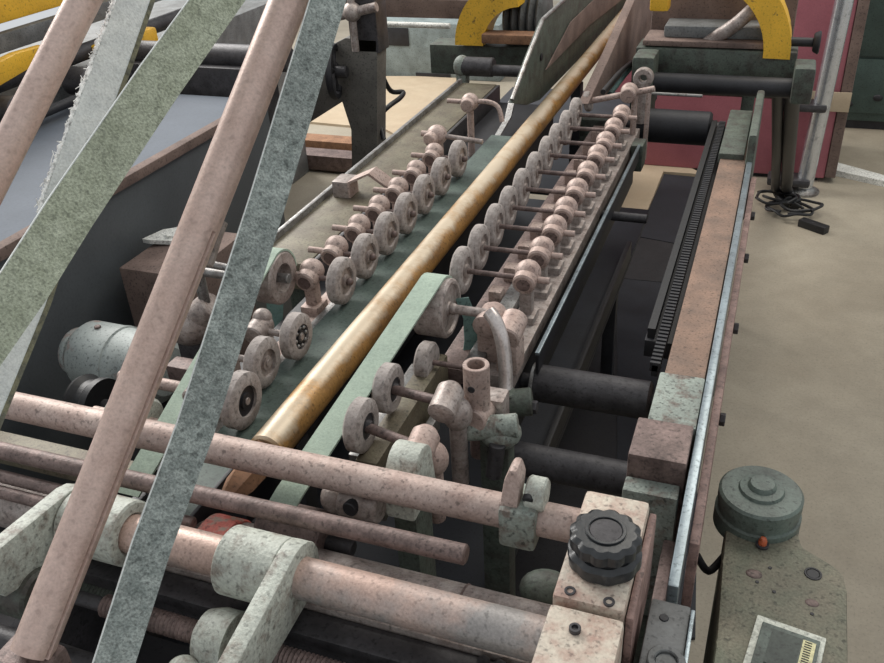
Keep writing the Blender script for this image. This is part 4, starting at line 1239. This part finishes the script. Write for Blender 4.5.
t = thing('base_cabinet', (-2.2, 5.0, 0), 'light teal base cabinet with dark square opening behind the channel', 'cabinet')
q0, q1 = P(379, 76, z=0), P(446, 80, z=0)
yq = q0.y
zc_ = P(379, 22, Y=yq).z
MB().box((q0.x, yq, 0), (P(500, 76, Y=yq).x, yq + 0.4, zc_), 0.01).build('body', 'teal_paint', t)
h0, h1 = P(384, 45, Y=yq), P(408, 28, Y=yq)
MB().box((h0.x, yq - 0.006, h0.z), (h1.x, yq + 0.002, h1.z), 0.001).build('opening', 'black_steel', t)
MB().box((P(415, 60, Y=yq).x, yq - 0.004, 0), (P(450, 60, Y=yq).x, yq + 0.002, 0.04), 0.001).build('kick_gap', 'black_steel', t)

# folding plates over the gold bar
def side_plate(name, x, outline, th, m, label, edge=None):
    pts_ = [P(px, py, X=x) for px, py in outline]
    tt = thing(name, (x, pts_[0].y, pts_[0].z), label, 'plate')
    MB().prism(pts_, (-th, 0, 0), 0.002).build('plate', m, tt)
    return tt, pts_


t, pp = side_plate('folding_plate', -0.70, [(512, 103), (527, 105), (540, 100), (590, 48), (643, -5), (590, -5), (567, -2), (543, 20), (528, 58)], 0.012, 'dark_green_paint',
                   'dark green pointed folding plate standing over the gold bar')
up_ = [P(x, y, X=-0.697) for x, y in ((545, 70), (590, 24), (626, -4), (597, -4), (570, 22))]
MB().prism(up_, (0.004, 0, 0), 0.001).build('rust_patch_plate', 'brown_card', t, 'brownish rusty overlay plate')
edge = [P(x, y, X=-0.702) for x, y in ((512, 100), (528, 57), (543, 19), (565, -1))]
MB().tube(edge, 0.006, 8).build('edge_bead', 'grey_steel', t, 'bright worn edge')
q = P(541, 57, X=-0.699)
MB().cyl(q, q + V(0.004, 0, 0), 0.012, n=10).build('hole', 'black_steel', t)
o = MB().strip([P(512, 100, Y=2.72), P(508, 118, Y=2.62), P(497, 137, Y=2.48), P(480, 162, Y=2.28), P(462, 185, Y=2.12)], (0.022, 0, 0.008), 0.004).build('curved_guide', 'grey_steel')
tag(o, 'curved bright steel guide blade below the folding plate tip', 'guide')
t, pp = side_plate('guide_plate', -0.50, [(588, 104), (604, 100), (650, 50), (668, -12), (640, -12), (612, 52)], 0.03, 'brown_card',
                   'slim grey guide plate standing left of the twin cables')
for i, (dx, m) in enumerate(((0, 'rubber_black'), (7, 'cable_teal'))):
    o = MB().tube([P(603 + dx, 92 + dx * .3, X=-0.47), P(622 + dx, 70, X=-0.46), P(640 + dx * .8, 55, X=-0.455), P(655 + dx * .4, 28, X=-0.45), P(672, 5, X=-0.44), P(690, -20, X=-0.43)], 0.008, 10, 4).build('air_hose', m)
    tag(o, ('black hose' if i == 0 else 'teal green hose') + ' bending up beside the slim guide plate', 'hose')

# ================================================================== red cabinet, pipe, cables at the far right
t = thing('red_cabinet', (-0.2, 4.8, 0), 'large dull red machine cabinet standing behind the far module', 'cabinet')
yr = 4.56
xr = P(822, 190, Y=yr).x
MB().box((-0.80, yr, 0.02), (xr, yr + 0.6, 1.75), 0.01).build('body', 'red_cabinet_paint', t)
MB().box((-0.78, yr + 0.02, 0), (xr - 0.03, yr + 0.58, 0.02), 0).build('plinth', 'black_steel', t)
xs = P(836, 10, Y=yr).x
MB().box((xs - 0.17, yr - 0.012, 0.05), (xs - 0.01, yr - 0.001, 1.72), 0.003).build('door_strip', 'red_cabinet_paint', t)
MB().box((xr + 0.001, yr - 0.01, 0.03), (xr + 0.05, yr + 0.5, 1.7), 0.006).build('side_panel', 'brown_card', t)
q = P(828, 101, Y=yr - 0.02)
o = MB().box(q - V(0.11, 0.003, 0.05), q + V(0.10, 0.003, 0.045), 0.001).build('paper_label', 'cardboard', t, 'cream paper label')
t = thing('chrome_pipe', P(803, 195, z=0), 'upright shiny chrome pipe in front of the red cabinet', 'pipe')
a = P(803, 192, z=0); b_ = P(851, -30, Y=a.y)
MB().cyl(a, b_, 0.040, n=32).build('pipe', 'chrome', t)
q = P(811, 106, Y=a.y)
MB().box(q - V(0.16, 0.05, 0.02), q + V(0.07, 0.06, 0.02), 0.015).build('clamp', 'dark_steel', t)
MB().cyl(q + V(-0.16, 0, 0), q + V(-0.07, 0, 0), 0.025, n=12).build('clamp_screw', 'dark_steel', t)
q = P(797, 180, Y=a.y)
MB().box(q - V(0.14, 0.06, 0.02), q + V(0.06, 0.06, 0.02), 0.015).build('clamp', 'dark_steel', t)
MB().lathe((a.x, a.y, 0), (0, 0, 1), [(0, 0.075), (0.012, 0.075), (0.016, 0.06), (0.03, 0.046)], 28).build('foot', 'grey_steel', t)

r3 = random.Random(5)
for i, (x0, xm_, x1, r_) in enumerate(((793, 789, 786, 0.026), (778, 777, 775, 0.020))):
    c0_ = P(x0, 88, Y=3.0)
    c1_ = P(xm_, 150, Y=3.5)
    c2_ = P(x1, 196, z=0.03)
    o = MB().tube([c0_, c0_.lerp(c1_, 0.5), c1_, c1_.lerp(c2_, 0.6), c2_ + V(0, 0, 0.03), c2_ + V(0.05, -0.10, 0)], r_, 12, 5).build('hanging_cable', 'rubber_black')
    tag(o, ['thick black cable dropping from the far bearing block to the floor', 'thinner black cable dropping to the floor, nearer the side rail'][i], 'cable')
tn = MB()
for i in range(5):
    c_ = P(783 + r3.uniform(-14, 14), 203 + r3.uniform(-6, 12), z=0.02)
    lp = []
    ph = r3.uniform(0, 6)
    for k_ in range(9):
        a_ = ph + k_ * 0.75
        lp.append(c_ + V(math.cos(a_) * 0.09 * (1 + 0.3 * math.sin(k_)), math.sin(a_) * 0.07, 0.012 + 0.012 * (i % 3) + 0.014 * math.sin(k_ * 1.3) ** 2))
    tn.tube(lp, 0.007, 8, 5)
tn = tn.build('cable_tangle', 'rubber_black')
tag(tn, 'tangle of thin black cable loops on the floor by the chrome pipe', 'cable')
q0, q1 = P(800, 225, z=0), P(826, 234, z=0)
dq = (q1 - q0).normalized(); nq = V(-dq.y, dq.x, 0) * 0.022
o = MB().prism([q0 - nq, q1 - nq, q1 + nq, q0 + nq], (0, 0, 0.035), 0.004).build('plug_strip', 'rubber_black')
tag(o, 'flat black plug strip at the end of the cable tangle', 'plug')

t = thing('green_cabinet', (0.8, 5.6, 0), 'dark green cabinet in the shadow at the far right edge', 'cabinet')
yg = 5.45
x0 = P(828, 125, Y=yg).x
MB().box((x0 - 0.1, yg, 0.05), (x0 + 1.1, yg + 0.5, 1.6), 0.01).build('body', 'distant_green', t)
MB().box((x0 - 0.08, yg + 0.02, 0), (x0 + 1.08, yg + 0.48, 0.05), 0.0).build('plinth', 'black_steel', t)
zz = P(850, 58, Y=yg).z
MB().box((x0 - 0.09, yg - 0.012, 0.10), (x0 + 1.08, yg - 0.002, zz), 0.004).build('lower_door', 'distant_green', t)
MB().box((x0 - 0.09, yg - 0.012, zz + 0.015), (x0 + 1.08, yg - 0.002, 1.55), 0.004).build('upper_door', 'distant_green', t)
for px, py in ((848, 104), (878, 98)):
    q = P(px, py, Y=yg - 0.012)
    MB().ball(q, 0.02, 1.3, 0.5, 1).build('knob', 'black_steel', t)
sheet('floor_plank', [P(830, 166, z=0), P(884, 181, z=0), P(884, 187, z=0), P(831, 175, z=0)], 'white_paper', 'whitish plank lying on the floor beside the red cabinet', 'plank', 0.03)
